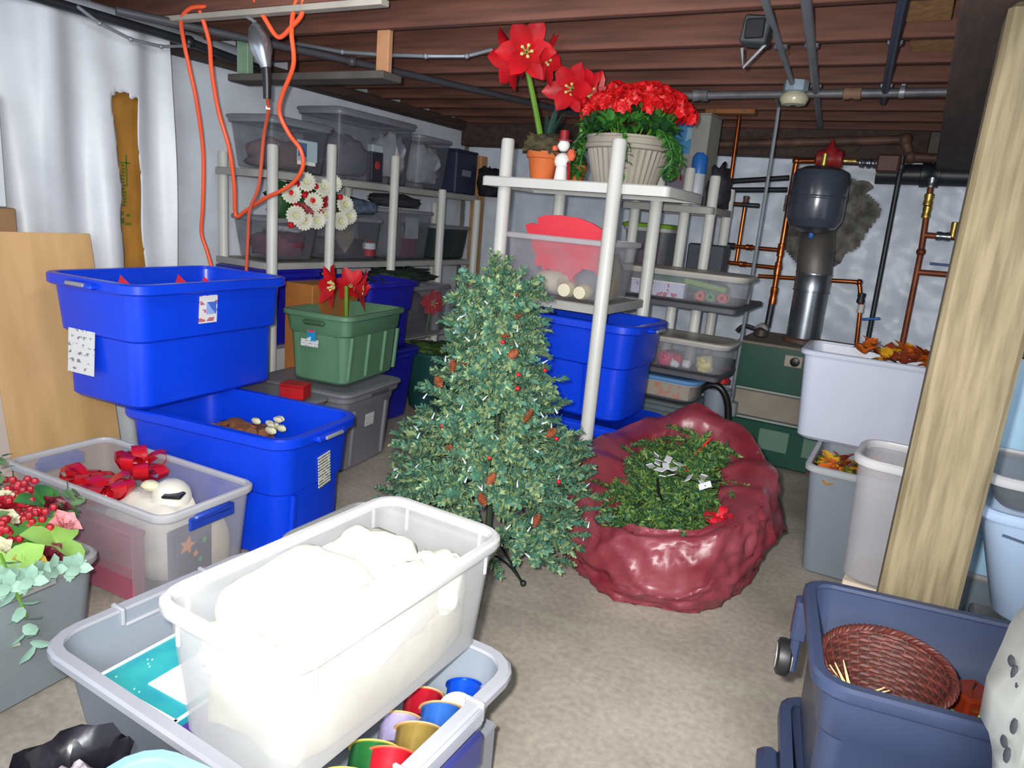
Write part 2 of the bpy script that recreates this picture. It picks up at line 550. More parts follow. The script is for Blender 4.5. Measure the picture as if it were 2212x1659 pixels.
# ------------------------------------------------------------------ totes and tubs
def tote_parts(t, L, W, H, m, taper=0.03, r=0.05, ledge=None, ledge_w=0.012, rim_w=0.022, rim_h=0.035, wall=0.006, ribs=(), handles='x', rim_m=None, rib_m=None, base_in=0.0):
    """open tote, base centre at the origin: body, rim, ribs, handles"""
    hl, hw = L / 2 - rim_w, W / 2 - rim_w
    def h(z):
        k = taper * (1 - z / H)
        return hl - k, hw - k
    mb = MB()
    rings = []
    a, b = h(0)
    rings.append(ringpts(a - 0.015, b - 0.015, r, 0))
    rings.append(ringpts(a, b, r, 0.015))
    if ledge:
        a, b = h(ledge)
        rings.append(ringpts(a - ledge_w, b - ledge_w, r, ledge - 0.012))
        rings.append(ringpts(a, b, r, ledge))
    a, b = h(H - rim_h)
    rings.append(ringpts(a, b, r, H - rim_h))
    rings.append(ringpts(hl, hw, r, H - 0.004))
    rings.append(ringpts(hl - wall, hw - wall, r, H - 0.004))
    if ledge:
        a, b = h(ledge)
        rings.append(ringpts(a - wall, b - wall, r, ledge))
        rings.append(ringpts(a - wall - ledge_w, b - wall - ledge_w, r, ledge - 0.012))
    a, b = h(0)
    rings.append(ringpts(a - wall, b - wall, r, 0.012))
    mb.loft(rings, True, True)
    obj('body', mb, m, t, 35)
    rm = rim_m or m
    mb = MB()
    z0, z1 = H - rim_h, H
    mb.loft([ringpts(hl - .001, hw - .001, r, z0 + .004), ringpts(hl + rim_w * .8, hw + rim_w * .8, r + rim_w, z0), ringpts(hl + rim_w, hw + rim_w, r + rim_w, z0 + .006),
             ringpts(hl + rim_w, hw + rim_w, r + rim_w, z1 - .006), ringpts(hl + rim_w - .006, hw + rim_w - .006, r + rim_w, z1), ringpts(hl - wall, hw - wall, r, z1), ringpts(hl - wall - .002, hw - wall - .002, r, z1 - .008)], close=True)
    obj('rim', mb, rm, t, 35)
    for side, u in ribs:     # side '+x','-x','+y','-y' ; u position along the side
        mb = MB()
        def at(z, out, uu):
            a, b = h(z)
            s = 1 if side[0] == '+' else -1
            return Vector((s * (a + out), uu, z)) if side[1] == 'x' else Vector((uu, s * (b + out), z))
        zt = (ledge or H - rim_h) - 0.01
        wd = 0.014
        pr = []
        for z in (0.03, zt):
            pr.append([at(z, -0.004, u - wd), at(z, 0.010, u - wd * .6), at(z, 0.010, u + wd * .6), at(z, -0.004, u + wd)])
        mb.loft(pr, True, True)
        obj('rib', mb, rib_m or m, t)
    if handles:
        for s in (-1, 1):
            mb = MB()
            if handles == 'x':
                mb.box((s * (hl + rim_w + 0.012), 0, H - rim_h * .6), (0.04, W * 0.36, 0.026), bev=0.008)
            else:
                mb.box((0, s * (hw + rim_w + 0.012), H - rim_h * .6), (L * 0.30, 0.04, 0.026), bev=0.008)
            obj('handle', mb, rm, t)
    return hl, hw
def tote(name, label, loc, L, W, H, m, rz=0.0, cat='storage bin', group=None, rot=None, **kw):
    t = thing(name, label, cat, loc, rz, group, rot)
    tote_parts(t, L, W, H, m, **kw)
    return t
def lid_part(t, L, W, z, m, r=0.06, h=0.03, name='lid'):
    mb = MB()
    mb.loft([ringpts(L / 2, W / 2, r, z), ringpts(L / 2 + .006, W / 2 + .006, r, z + h * .4), ringpts(L / 2, W / 2, r, z + h * .8), ringpts(L / 2 - .02, W / 2 - .02, r, z + h), ringpts(L / 2 - .05, W / 2 - .05, r, z + h * .75)], True, True)
    return obj(name, mb, m, t, 35)
def sticker(t, c, s, m, rz=0.0, name='label', label=None, rot=None):
    mb = MB()
    mb.box((0, 0, 0), s)
    o = obj(name, mb, m, t, label=label, loc=c, rot=rot or (0, 0, rz))
    return o
def lump(c, s, n1=2.5, amp=0.25, seed=0, seg=22, rows=14, sq=0.8):
    """a rounded crumpled mass"""
    mb = MB()
    rings = []
    def se(x, p):
        return math.copysign(abs(x) ** p, x)
    for i in range(1, rows):
        ph = PI * i / rows - PI / 2
        ring = []
        for j in range(seg):
            th = 2 * PI * j / seg
            v = Vector((se(math.cos(ph), sq) * se(math.cos(th), sq), se(math.cos(ph), sq) * se(math.sin(th), sq), se(math.sin(ph), sq)))
            k = 1 + amp * noise.noise(v * n1 + Vector((seed * 7.3, seed, 1))) + amp * .5 * noise.noise(v * n1 * 2.7 + Vector((seed, seed * 3.1, 4)))
            v = v * k
            if v.z < -0.85:
                v.z = -0.85
            ring.append(Vector((c[0] + v.x * s[0], c[1] + v.y * s[1], c[2] + v.z * s[2])))
        rings.append(ring)
    return mb.loft(rings, True, True)

BLUE = mat('royal blue plastic', '#083cd0', 0.32, 0.06, 3.0, spec=0.45)
BLUED = mat('deep blue plastic', '#1c1c9c', 0.40, 0.06, 3.0)
GREENT = mat('sage green plastic', '#587f62', 0.40, 0.06, 3.0)
GREYT = mat('warm grey plastic', '#74737a', 0.42, 0.07, 3.0)
GREYF = mat('pale grey plastic', '#7a828c', 0.40, 0.05, 3.0)
GREYRIM = mat('pale grey rim plastic', '#9698a0', 0.40, 0.05, 3.0)
SLATE = mat('slate blue plastic', '#303a54', 0.40, 0.06, 3.0)
DGREEN = mat('dark green plastic', '#1d4646', 0.40, 0.08, 3.0)
OFFW = mat('white plastic bin', '#bfc4d4', 0.38, 0.03, 3.0)
LBLUE = mat('light blue plastic', '#7ea6bf', 0.30, 0.03, 3.0)
CLR = clear('clear plastic', '#c6c8d0', 0.17)
CLRF = clear('frosted clear plastic', '#c9c8cc', 0.30, 0.4, 0.4)
CLRIM = clear('clear plastic rim', '#d4d4d6', 0.80, 0.35)
GREYCL = clear('smoky clear plastic', '#83888c', 0.42, 0.35)
PAPERL = printed('printed label', '#d6d6cc', '#55584e', 'lines', 70, 0.42)

# --- large blue totes at left
t = tote('storage_tote', 'open royal blue tote, upper of two, with sheet of paper on its end', (-3.00, 2.155, 0.565), 0.60, 0.92, 0.54, BLUE, handles='y', taper=0.035, r=0.07, ledge=0.30, ledge_w=0.016, rim_w=0.03, rim_h=0.045, rz=R(5))
for sgn in (-1, 1):
    mb = MB(); mb.box((0, sgn * 0.493, 0.518), (0.11, 0.012, 0.016), bev=0.003)
    obj('latch', mb, mat('grey latch', '#8d8d90', 0.4), t, label='grey latch on the handle')
sticker(t, (-0.08, -0.424, 0.215), (0.165, 0.003, 0.19), printed('hand written sheet', '#d4d4d2', '#7b7c88', 'lines', 30, 0.56), name='paper_sheet', label='white paper sheet taped to the end', rot=(R(-4.2), 0, 0))
sticker(t, (0.267, -0.06, 0.415), (0.003, 0.10, 0.125), printed('tote sticker', '#d9d6d8', '#b86a72', 'lines', 26, 0.50), name='sticker', label='white and red product sticker', rot=(0, R(3.7), 0))
sticker(t, (0.2695, -0.045, 0.42), (0.003, 0.055, 0.055), printed('sticker picture', '#3f66c8', '#8fa6dc', 'blob', 40, 0.52), name='sticker_picture', label='blue picture on the sticker', rot=(0, R(3.7), 0))
# red contents peeking out
cc = thing('red_ornament', 'bright red foil ornament peeking out of the upper blue tote', 'ornament', (-3.02, 2.10, 0.585))
mb = lump((0, 0, 0.235), (0.15, 0.25, 0.22), 2.2, 0.2, 3)
obj('foil_wrap', mb, mat('red foil', '#c01a30', 0.35, 0.25, 9.0, bump=0.5), cc)
for k, (yy, zz) in enumerate(((-0.22, .525), (0.06, .52), (0.2, .505))):
    mb = MB()
    mb.add([Vector((0.02, yy - 0.03, 0.42)), Vector((0.06, yy + 0.09, 0.42)), Vector((0.03, yy, zz)), Vector((-0.02, yy + 0.04, 0.43))], [(0, 1, 2), (1, 3, 2), (3, 0, 2), (0, 3, 1)])
    obj('point', mb, mat('red foil', '#c01a30'), cc, 20)

t = tote('storage_tote', 'open royal blue tote on the floor, lower of two, printed label on its end', (-2.52, 2.13, 0.0), 0.92, 0.56, 0.555, BLUE, rz=R(8), taper=0.035, r=0.08, rim_w=0.03, rim_h=0.045, ledge=0.30, ledge_w=0.014, ribs=(('+x', -0.16),))
mb = MB(); mb.box((0.494, 0.0, 0.530), (0.012, 0.12, 0.016), bev=0.003)
obj('latch', mb, MATS['grey latch'], t, label='grey latch on the handle')
sticker(t, (0.4205, 0.035, 0.345), (0.003, 0.085, 0.155), PAPERL, label='white printed label', rot=(R(8), R(3.5), 0))
g = thing('dried_flower_stem', 'dried brown and cream flowers inside the lower blue tote', 'dried flowers', (-2.50, 2.20, 0.02))
mb = MB(); mb.tube([(0.05, -0.05, 0.0), (0.02, -0.02, 0.25), (-0.03, 0.0, 0.42)], 0.012, 6)
obj('stem', mb, mat('dry stem', '#77502c', 0.8), g)
mb = lump((-0.08, -0.02, 0.37), (0.14, 0.10, 0.07), 3, 0.5, 4)
obj('brown_leaf', mb, mat('brown leaf', '#7a4b2a', 0.8, 0.3, 12.0), g, label='crumpled brown leaf')
mb = MB()
for k in range(9):
    mb.ball((0.02 + RU(-.06, .06), 0.06 + RU(-.07, .07), 0.43 + RU(-.02, .05)), RU(0.015, 0.026), 7, 5, (1.5, .8, .8))
obj('cream_petal', mb, mat('cream petal', '#c9c6a4', 0.7, 0.15, 9.0), g, label='cream petals')

# --- green tote over grey totes
t = tote('storage_tote', 'sage green tote with vertical ribs on a grey tote, red amaryllis in it', (-2.90, 3.21, 0.485), 0.47, 0.66, 0.405, GREENT, rz=R(9), taper=0.035, r=0.05, rim_w=0.022, rim_h=0.03, ledge=0.29, ledge_w=0.010, handles=None,
         ribs=(('+x', -0.24), ('+x', -0.06), ('+x', 0.12), ('+x', 0.26), ('-y', -0.13), ('-y', 0.13)))
mb = MB(); mb.box((0, -0.322, 0.35), (0.14, 0.03, 0.03), bev=0.01)
obj('handle', mb, mat('dark sage plastic', '#3d5c40', 0.4), t, label='dark green recessed handle')
sticker(t, (-0.015, -0.318, 0.275), (0.055, 0.004, 0.060), printed('blue price tag', '#1784b8', '#b7d9e6', 'blob', 50, 0.62), name='price_tag', label='blue price tag')
sticker(t, (-0.015, -0.3205, 0.300), (0.040, 0.004, 0.012), mat('tag red', '#c04050', 0.5), name='tag_stripe', label='red stripe on the price tag')
sticker(t, (-0.030, -0.314, 0.230), (0.115, 0.004, 0.040), printed('white strip label', '#d0d2d2', '#8f9298', 'lines', 80, 0.5), name='label', label='white paper strip', rot=(R(-4), 0, 0))

def grey_tote(label, loc, L, W, rz, ribs, H=0.48):
    return tote('storage_tote', label, loc, L, W, H, GREYT, rz=rz, taper=0.035, r=0.05, rim_w=0.024, rim_h=0.035, ledge=0.37, ledge_w=0.008, ribs=ribs, handles=None)
t = grey_tote('grey lidded tote under the sage green tote, white label on its side', (-2.92, 3.10, 0.0), 0.66, 0.58, R(7), (('+x', -0.16), ('+x', 0.16), ('-y', 0.1)), 0.455)
lid_part(t, 0.67, 0.59, 0.452, GREYT, 0.06, 0.03)
mb = MB(); mb.box((0.315, 0.04, 0.435), (0.035, 0.20, 0.03), bev=0.008)
obj('handle', mb, mat('dark grey plastic', '#4c4c52', 0.45), t, label='dark grey handle')
sticker(t, (0.2915, 0.0, 0.275), (0.003, 0.085, 0.075), printed('grey tote label', '#c7c9c7', '#9b9d9c', 'lines', 60, 0.55), label='white label', rot=(0, R(4), 0))
t = grey_tote('grey tote wedged between the lower blue tote and the labelled grey tote', (-2.93, 2.585, 0.0), 0.66, 0.36, R(3), (('+x', 0.0),), 0.455)
lid_part(t, 0.67, 0.37, 0.452, GREYT, 0.06, 0.03)
gb = thing('gift_box', 'small bright red box lying on the wedged grey tote', 'box', (-2.70, 2.62, 0.484), R(20))
mb = MB(); mb.box((0, 0, 0.035), (0.13, 0.10, 0.07), bev=0.006)
obj('carton', mb, mat('red wrap', '#a50f14', 0.5, 0.2, 14.0), gb)
mb = MB(); mb.box((0, 0, 0.073), (0.135, 0.105, 0.012), bev=0.004)
obj('lid', mb, mat('red wrap', '#a50f14'), gb)

# ------------------------------------------------------------------ flowers
RED = mat('red silk petal', '#c0121f', 0.5, 0.22, 10.0, bump=0.2)
REDD = mat('dark red silk petal', '#8f0f1c', 0.55, 0.25, 10.0, bump=0.2)
STEM = mat('silk stem green', '#5f8a2a', 0.5, 0.12, 8.0)
LEAF = mat('leaf green', '#3c7a2c', 0.5, 0.30, 14.0)
LEAFD = mat('dark leaf green', '#1f4a22', 0.55, 0.3, 14.0)
CREAM = mat('cream petal', '#c9c6a4')
CREAMW = mat('white petal', '#d2d2c0', 0.6, 0.08, 9.0)
YEL = mat('yellow green throat', '#cfcf80', 0.5)
def petal(mb, m, L, Wd, curl, cup, n=5, tip=0.15):
    """petal along +X from the origin, bent up by curl, placed by matrix m"""
    vs, fs = [], []
    for i in range(n + 1):
        t = i / n
        wv = Wd * (math.sin(PI * min(1, t * 0.80 + 0.12)) ** 0.8) * (1 if t < .99 else tip)
        x = L * t
        z = curl * L * t * t
        for j in (-1, -.5, 0, .5, 1):
            vs.append(m @ Vector((x, wv / 2 * j, z + cup * wv * abs(j) ** 1.5)))
    for i in range(n):
        for j in range(4):
            a = i * 5 + j
            fs.append((a, a + 5, a + 6, a + 1))
    mb.add(vs, fs)
def frame(d, at, spin=0):
    q = Vector(d).to_track_quat('Z', 'Y').to_matrix().to_4x4()
    return Matrix.Translation(Vector(at)) @ q @ Matrix.Rotation(spin, 4, 'Z')
def bloom(t, at, d, size=0.13, m=RED, n=6, open_=0.55, name='bloom', throat=True):
    f = frame(d, at)
    mb = MB()
    for k in range(n):
        a = 2 * PI * k / n + (0.12 if k % 2 else 0)
        pm = f @ Matrix.Rotation(a, 4, 'Z') @ Matrix.Translation((0.012, 0, 0)) @ Matrix.Rotation(-R(90) * (1 - open_) * (0.9 if k % 2 else 1.1), 4, 'Y')
        petal(mb, pm, size * RU(.92, 1.08), size * 0.68, -0.22, 0.14)
    o = obj(name, mb, m, t, 60)
    if throat:
        mb = MB()
        for k in range(5):
            a = k * 2 * PI / 5
            mb.tube([f @ Vector((0.008 * math.cos(a), 0.008 * math.sin(a), 0)), f @ Vector((0.022 * math.cos(a), 0.022 * math.sin(a), size * .34))], size * .035, 5)
            mb.ball(f @ Vector((0.026 * math.cos(a), 0.026 * math.sin(a), size * .36)), size * .06, 6, 4)
        obj('throat', mb, YEL, o)
    return o
def needle_mesh(name, L, nl, n, mats, w_=0.006, stemr=0.003, droop=0.0, sprigs=1, spread=0.5, light=0.45):
    mb = MB()
    for s in range(sprigs):
        a = (s - (sprigs - 1) / 2) * spread
        b = RU(-.25, .25)
        l = L * (1 if s == (sprigs - 1) // 2 else RU(.65, .85))
        base = 0.0 if s == (sprigs - 1) // 2 else L * RU(.12, .3)
        d = Vector((math.cos(a) * math.cos(b), math.sin(a) * math.cos(b), math.sin(b)))
        p0 = Vector((base, 0, 0))
        mb.cur = 0
        mb.tube([p0, p0 + d * l * .5 - Vector((0, 0, droop * .25)), p0 + d * l - Vector((0, 0, droop))], stemr, 4)
        u = d.orthogonal().normalized()
        v = d.cross(u)
        for k in range(n):
            t = (k + RU(0, 1)) / n
            q = p0 + d * l * (0.04 + .96 * t) - Vector((0, 0, droop * t * t))
            th = RU(0, 2 * PI)
            r_ = u * math.cos(th) + v * math.sin(th)
            nd = (r_ + d * RU(0.5, 1.1)).normalized()
            side = nd.cross(d).normalized() * w_ * .5
            ln = nl * RU(.75, 1.1) * (1 - .35 * t)
            mb.cur = 1 if RU(0, 1) < light else 0
            mb.add([q - side, q + side, q + nd * ln * .75 + side * .9, q + nd * ln, q + nd * ln * .75 - side * .9], [(0, 1, 2, 3, 4)])
    mb.cur = 1
    return mb.mesh(name, mats)

# amaryllis standing in the green tote
t = thing('silk_amaryllis', 'red silk amaryllis on a green stem standing in the sage green tote', 'flower', (-2.90, 3.20, 0.505))
mb = MB(); mb.tube([(0.02, 0.02, 0.0), (0.01, 0, 0.25), (0.0, 0, 0.515)], [0.014, 0.012], 8)
obj('stem', mb, STEM, t)
bloom(t, (0.035, 0.03, 0.50), (0.75, 0.55, -0.05), 0.135)
bloom(t, (-0.035, -0.035, 0.51), (-0.35, -0.85, 0.05), 0.135)
bloom(t, (-0.02, 0.06, 0.51), (-0.5, 0.7, 0.1), 0.11)

# ------------------------------------------------------------------ translucent tubs at left
def clear_tub(label, loc, L, W, H, rz=0.0, m=CLRF, rm=CLRIM, handles=None, **kw):
    kw.setdefault('taper', 0.03); kw.setdefault('r', 0.045); kw.setdefault('rim_w', 0.014); kw.setdefault('rim_h', 0.028); kw.setdefault('wall', 0.003)
    return tote('clear_tub', label, loc, L, W, H, m, rz=rz, cat='plastic tub', rim_m=rm, handles=handles, **kw)
t = clear_tub('frosted tub with dark blue handles, red bows and snowman head inside', (-2.49, 1.575, 0.0), 0.90, 0.43, 0.42, R(3))
for s in (-1, 1):
    mb = MB(); mb.box((s * 0.447, 0.0, 0.375), (0.022, 0.17, 0.032), bev=0.01)
    mb.box((s * 0.440, 0.0, 0.355), (0.012, 0.20, 0.05), bev=0.005)
    obj('handle', mb, mat('navy handle', '#1d3a9a', 0.4), t, label='dark blue handle')
o = thing('snowman_ornament', 'white padded snowman head with a black hat band in the frosted bow tub', 'ornament', (-2.38, 1.60, 0.02), R(10))
mb = lump((0, 0, 0.17), (0.19, 0.13, 0.17), 1.8, 0.15, 5)
obj('body', mb, mat('white felt', '#cfcbc0', 0.8, 0.06, 8.0, bump=0.2), o)
mb = MB(); mb.ball((0.06, 0.02, 0.32), 0.075, 14, 9)
obj('head', mb, mat('white felt', '#cfcbc0'), o)
mb = MB(); mb.box((0.11, -0.02, 0.355), (0.07, 0.06, 0.012), rz=.4, bev=0.004)
obj('hat_brim', mb, BLACK, o, label='black hat brim')
mb = MB(); mb.ball((0.0, -0.02, 0.37), 0.03, 8, 6, (1.3, 1, .7))
obj('pompom', mb, CREAM, o)
REDRIB = mat('glossy red ribbon', '#b3131f', 0.25, 0.15, 9.0, bump=0.3)
def bow(label, loc, rz, s=1.0, m=REDRIB, n=7):
    t = thing('ribbon_bow', label, 'bow', loc, rz)
    for k in range(n):
        mb = MB()
        a = 2 * PI * k / n + RU(-.2, .2)
        el = RU(0.1, 0.9)
        d = Vector((math.cos(a) * math.cos(el), math.sin(a) * math.cos(el), math.sin(el)))
        u = Vector((-math.sin(a), math.cos(a), 0))
        nrm = d.cross(u)
        rings = []
        for i in range(11):
            ph = 2 * PI * i / 10
            c = d * (0.055 * (1 - math.cos(ph))) * s + nrm * (0.028 * math.sin(ph)) * s
            rings.append([c - u * 0.024 * s, c + u * 0.024 * s, c + u * 0.024 * s + nrm * .002, c - u * .024 * s + nrm * .002])
        mb.loft(rings)
        obj('loop', mb, m, t, 60)
    mb = MB(); mb.ball((0, 0, 0.01 * s), 0.02 * s, 8, 6)
    obj('knot', mb, m, t)
    return t
bow('big glossy red bow at the back of the frosted tub', (-2.62, 1.70, 0.345), 0.3, 1.15, n=8)
bow('glossy red bow at the front of the frosted tub, beside the snowman', (-2.50, 1.48, 0.335), 1.2, 1.1, n=9)
bow('glossy red bow at the left of the frosted tub with a white spot', (-2.70, 1.52, 0.32), 2.2, 1.0)
o = thing('gift_bag', 'dark gift bag printed with coloured stars seen through the frosted tub', 'bag', (-2.155, 1.60, 0.02), R(4))
mb = MB(); mb.box((0, -0.02, 0.14), (0.055, 0.16, 0.26), bev=0.006)
obj('bag', mb, mat('dark blue bag', '#3a4258', 0.5, 0.1, 6.0), o)
for (yy, zz, ss, cname, ccol) in ((-0.055, 0.215, 0.036, 'orange star', '#e08a3a'), (0.01, 0.07, 0.036, 'pink star', '#d83a5c'), (-0.055, 0.06, 0.02, 'orange star', ''), (0.02, 0.21, 0.016, 'green star', '#4f9a5a'), (0.0, 0.14, 0.014, 'green star', ''), (-0.02, 0.17, 0.014, 'orange star', '')):
    mb = MB()
    poly = []
    for k in range(10):
        r_ = ss if k % 2 == 0 else ss * .45
        poly.append((r_ * math.sin(k * PI / 5 + .3), r_ * math.cos(k * PI / 5 + .3)))
    mb.prism(poly, 0, 0.003, Matrix.Translation((0.028, yy, zz)) @ Matrix(((0, 0, 1, 0), (1, 0, 0, 0), (0, 1, 0, 0), (0, 0, 0, 1))))
    obj('star', mb, mat(cname, ccol or '#e08a3a', 0.5), o, label=cname)
o = thing('pillow_cushion', 'cream stuffed cushion seen through the right end of the frosted tub', 'cushion', (-2.19, 1.70, 0.02))
mb = lump((0, 0, 0.13), (0.07, 0.055, 0.15), 1.8, 0.12, 8)
obj('cushion', mb, mat('cream cotton', '#c2b9a2', 0.8), o)
mb = MB(); mb.tube([(0.0, -0.06, 0.02), (0.005, -0.058, 0.14), (0, -0.05, 0.26)], 0.003, 5)
obj('seam', mb, mat('cream cotton', '#c2b9a2'), o)
o = thing('pink_box', 'dusty pink gift box seen through the side of the frosted tub', 'box', (-2.42, 1.425, 0.02), R(3))
mb = MB(); mb.box((0, 0, 0.13), (0.36, 0.05, 0.26), bev=0.004)
obj('carton', mb, mat('dusty pink card', '#a4566a', 0.6, 0.15, 4.0), o)
mb = MB(); mb.box((0, 0, 0.262), (0.37, 0.056, 0.02), bev=0.004)
obj('lid', mb, mat('dusty pink card', '#a4566a'), o)

# tub of mixed flowers at the left edge
t = clear_tub('smoky clear tub at the left edge, overflowing with silk flowers', (-2.34, 0.92, 0.0), 0.72, 0.46, 0.40, R(4), m=clear('pale smoky plastic', '#a9b1b6', 0.55, .35), rm=clear('smoky rim', '#b4b4b2', 0.85, .35))
mb = MB(); mb.box((0.352, -0.02, 0.372), (0.02, 0.20, 0.03), bev=0.006)
obj('handle', mb, MATS['smoky rim'], t)
MIXC = [mat('berry red', '#a81b2a', 0.5, 0.2, 20.0), CREAM, mat('pale pink silk', '#d98f92', 0.5, 0.15, 9.0), mat('burgundy silk', '#5d1320', 0.5, 0.2, 9.0), mat('gold cone', '#8a6a36', 0.6, 0.3, 30.0), mat('mustard silk', '#b59a3a', 0.5, 0.2, 9.0)]
EUC = mat('pale eucalyptus leaf', '#8fb3a0', 0.55, 0.18, 9.0)
LIME = mat('lime leaf', '#8bb65a', 0.5, 0.15, 9.0)
def sprig(kind, at, d, label, group, s=1.0, m=None):
    f = frame(d, at)
    t = thing('flower_sprig' if kind != 'leaf' else 'leaf_sprig', label, 'flower' if kind != 'leaf' else 'leaf', at, group=group)
    inv = Matrix.Translation(-Vector(at))
    f = inv @ f
    mb = MB(); mb.tube([f @ Vector((0, 0, -0.16 * s)), f @ Vector((0.01, 0, 0))], 0.004, 5)
    obj('stem', mb, STEM, t)
    mb = MB()
    if kind == 'berry':
        for k in range(26):
            v = Vector((RU(-1, 1), RU(-1, 1), RU(-.3, .8))) * 0.045 * s
            mb.ball(f @ v, 0.012 * s, 6, 4)
        obj('berry_cluster', mb, m, t, kind='stuff')
    elif kind == 'rose':
        for k in range(12):
            pm = f @ Matrix.Rotation(k * 2.4, 4, 'Z') @ Matrix.Rotation(-R(78 - k * 5), 4, 'Y')
            petal(mb, pm, (0.028 + k * 0.0025) * s, 0.045 * s, -0.15, 0.25, 3)
        obj('bloom', mb, m, t, 60)
    elif kind == 'leaf':
        for k in range(3):
            mb = MB()
            pm = f @ Matrix.Rotation(k * 2.1 + .3, 4, 'Z') @ Matrix.Rotation(-R(25), 4, 'Y')
            petal(mb, pm, 0.10 * s, 0.075 * s, -0.3, 0.12, 4)
            obj('leaf', mb, m, t, 60)
    elif kind == 'euc':
        for k in range(16):
            z = -0.14 * s + k * 0.014 * s
            pm = f @ Matrix.Translation((0, 0, z)) @ Matrix.Rotation(k * 1.9, 4, 'Z') @ Matrix.Rotation(-R(30), 4, 'Y')
            petal(mb, pm, 0.045 * s, 0.03 * s, -0.1, 0.08, 3)
        obj('leaves', mb, m, t, 60, kind='stuff')
    return t
spots = [  # kind, x, y, z, colour, where
    ('berry', -2.30, 1.10, 0.47, 0, 'red berry cluster nearest the right corner of the flower tub'), ('rose', -2.25, 1.02, 0.47, 1, 'cream rose in the middle of the flower tub'),
    ('berry', -2.18, 0.98, 0.46, 0, 'lowest red berry cluster at the front of the flower tub'), ('berry', -2.19, 1.10, 0.45, 0, 'red berry cluster beside the pale pink rose'),
    ('rose', -2.14, 1.13, 0.455, 2, 'pale pink rose at the right end of the flower tub'), ('rose', -2.08, 1.05, 0.40, 3, 'dark burgundy rose low at the right rim of the flower tub'),
    ('rose', -2.38, 1.07, 0.49, 1, 'cream rose at the back of the flower tub'), ('berry', -2.42, 1.14, 0.49, 0, 'red berry cluster at the back of the flower tub'),
    ('rose', -2.19, 0.93, 0.45, 4, 'gold brown cone flower among the red berries'), ('rose', -2.07, 0.99, 0.415, 5, 'mustard yellow flower under the lime leaves'),
    ('berry', -2.46, 1.00, 0.48, 0, 'red berry cluster at the far left of the flower tub'), ('rose', -2.30, 0.92, 0.47, 0, 'small red rose at the left edge of the flower tub'),
    ('leaf', -2.11, 1.09, 0.425, LIME, 'lime leaf sprig at the right of the flower tub'), ('leaf', -2.06, 0.93, 0.42, LIME, 'broad lime leaf sprig at the front of the flower tub'),
    ('leaf', -2.30, 1.16, 0.47, LEAF, 'green leaf sprig at the back rim of the flower tub'), ('euc', -2.00, 0.98, 0.41, EUC, 'pale eucalyptus sprig lying to the right over the rim'),
    ('euc', -1.98, 0.88, 0.42, EUC, 'pale eucalyptus sprig in the middle of the front rim'), ('euc', -2.03, 0.83, 0.43, EUC, 'pale eucalyptus sprig at the left of the front rim'), ('euc', -2.05, 0.91, 0.41, EUC, 'pale eucalyptus sprig under the lime leaves'),
    ('euc', -2.55, 1.15, 0.50, mat('grey green leaf', '#5f7f56', 0.55, 0.2, 9.0), 'grey green sprig sticking up at the back left of the tub'), ('euc', -2.33, 1.19, 0.46, MATS['grey green leaf'], 'grey green sprig reaching over the bow tub')]
_more = [('berry', -2.36, 1.00, .49, 0, 'red berry cluster behind the middle cream rose'), ('berry', -2.24, .93, .47, 0, 'red berry cluster left of the gold brown cone'), ('rose', -2.24, 1.16, .47, 3, 'burgundy rose at the back right of the flower tub'),
         ('rose', -2.31, 1.05, .49, 0, 'small red rose behind the front berry cluster'), ('rose', -2.13, .94, .44, 1, 'cream rose low at the front of the flower tub'), ('euc', -2.22, 1.18, .45, 'P', 'pine green sprig along the right back rim of the flower tub'),
         ('euc', -2.40, 1.05, .50, 'P', 'pine green sprig among the rear berries'), ('euc', -2.26, .98, .46, 'P', 'pine green sprig between the berries at the front'), ('leaf', -2.16, 1.02, .44, LEAF, 'green leaf sprig under the lowest red berries'),
         ('euc', -1.99, 1.06, .395, EUC, 'pale eucalyptus sprig at the far right of the front rim'), ('euc', -1.97, .93, .42, EUC, 'pale eucalyptus sprig bunched above the hanging one')]
_pine = mat('pine green sprig leaf', '#5a7a4e', .6, .2, 9.0)
spots += [(k_, x_, y_, z_, _pine if c__ == 'P' else c__, l_) for k_, x_, y_, z_, c__, l_ in _more]
for kind, x, y, z, c_, lb in spots:
    m_ = MIXC[c_] if isinstance(c_, int) else c_
    d = Vector(((x + 2.40) * 1.1 + .15, (y - 0.92) * 0.9 + RU(-.1, .1), 0.75))
    if kind == 'euc' and x > -2.1 and 'P' != c_:
        d = Vector((0.9, RU(-.3, .3), 0.35))
    if 'reaching' in lb:
        d = Vector((0.5, 0.9, 0.5))
    sprig(kind, (x, y, z), d, lb, None, 1.05, m_)
o = sprig('euc', (-1.925, 0.90, 0.33), (0.25, 0.1, -0.9), 'pale eucalyptus sprig hanging down outside the flower tub', None, 1.2, EUC)
o = thing('greenery_mass', 'tangle of dull leaves filling the smoky flower tub', 'leaves', (-2.35, 0.92, 0.02))
mb = lump((0, 0, 0.19), (0.30, 0.18, 0.21), 3.0, 0.3, 12)
obj('leaves', mb, mat('tangled dull leaves', '#6d8474', 0.8, col2='#8f9a86', scale=14.0, bump=0.8), o, kind='stuff')

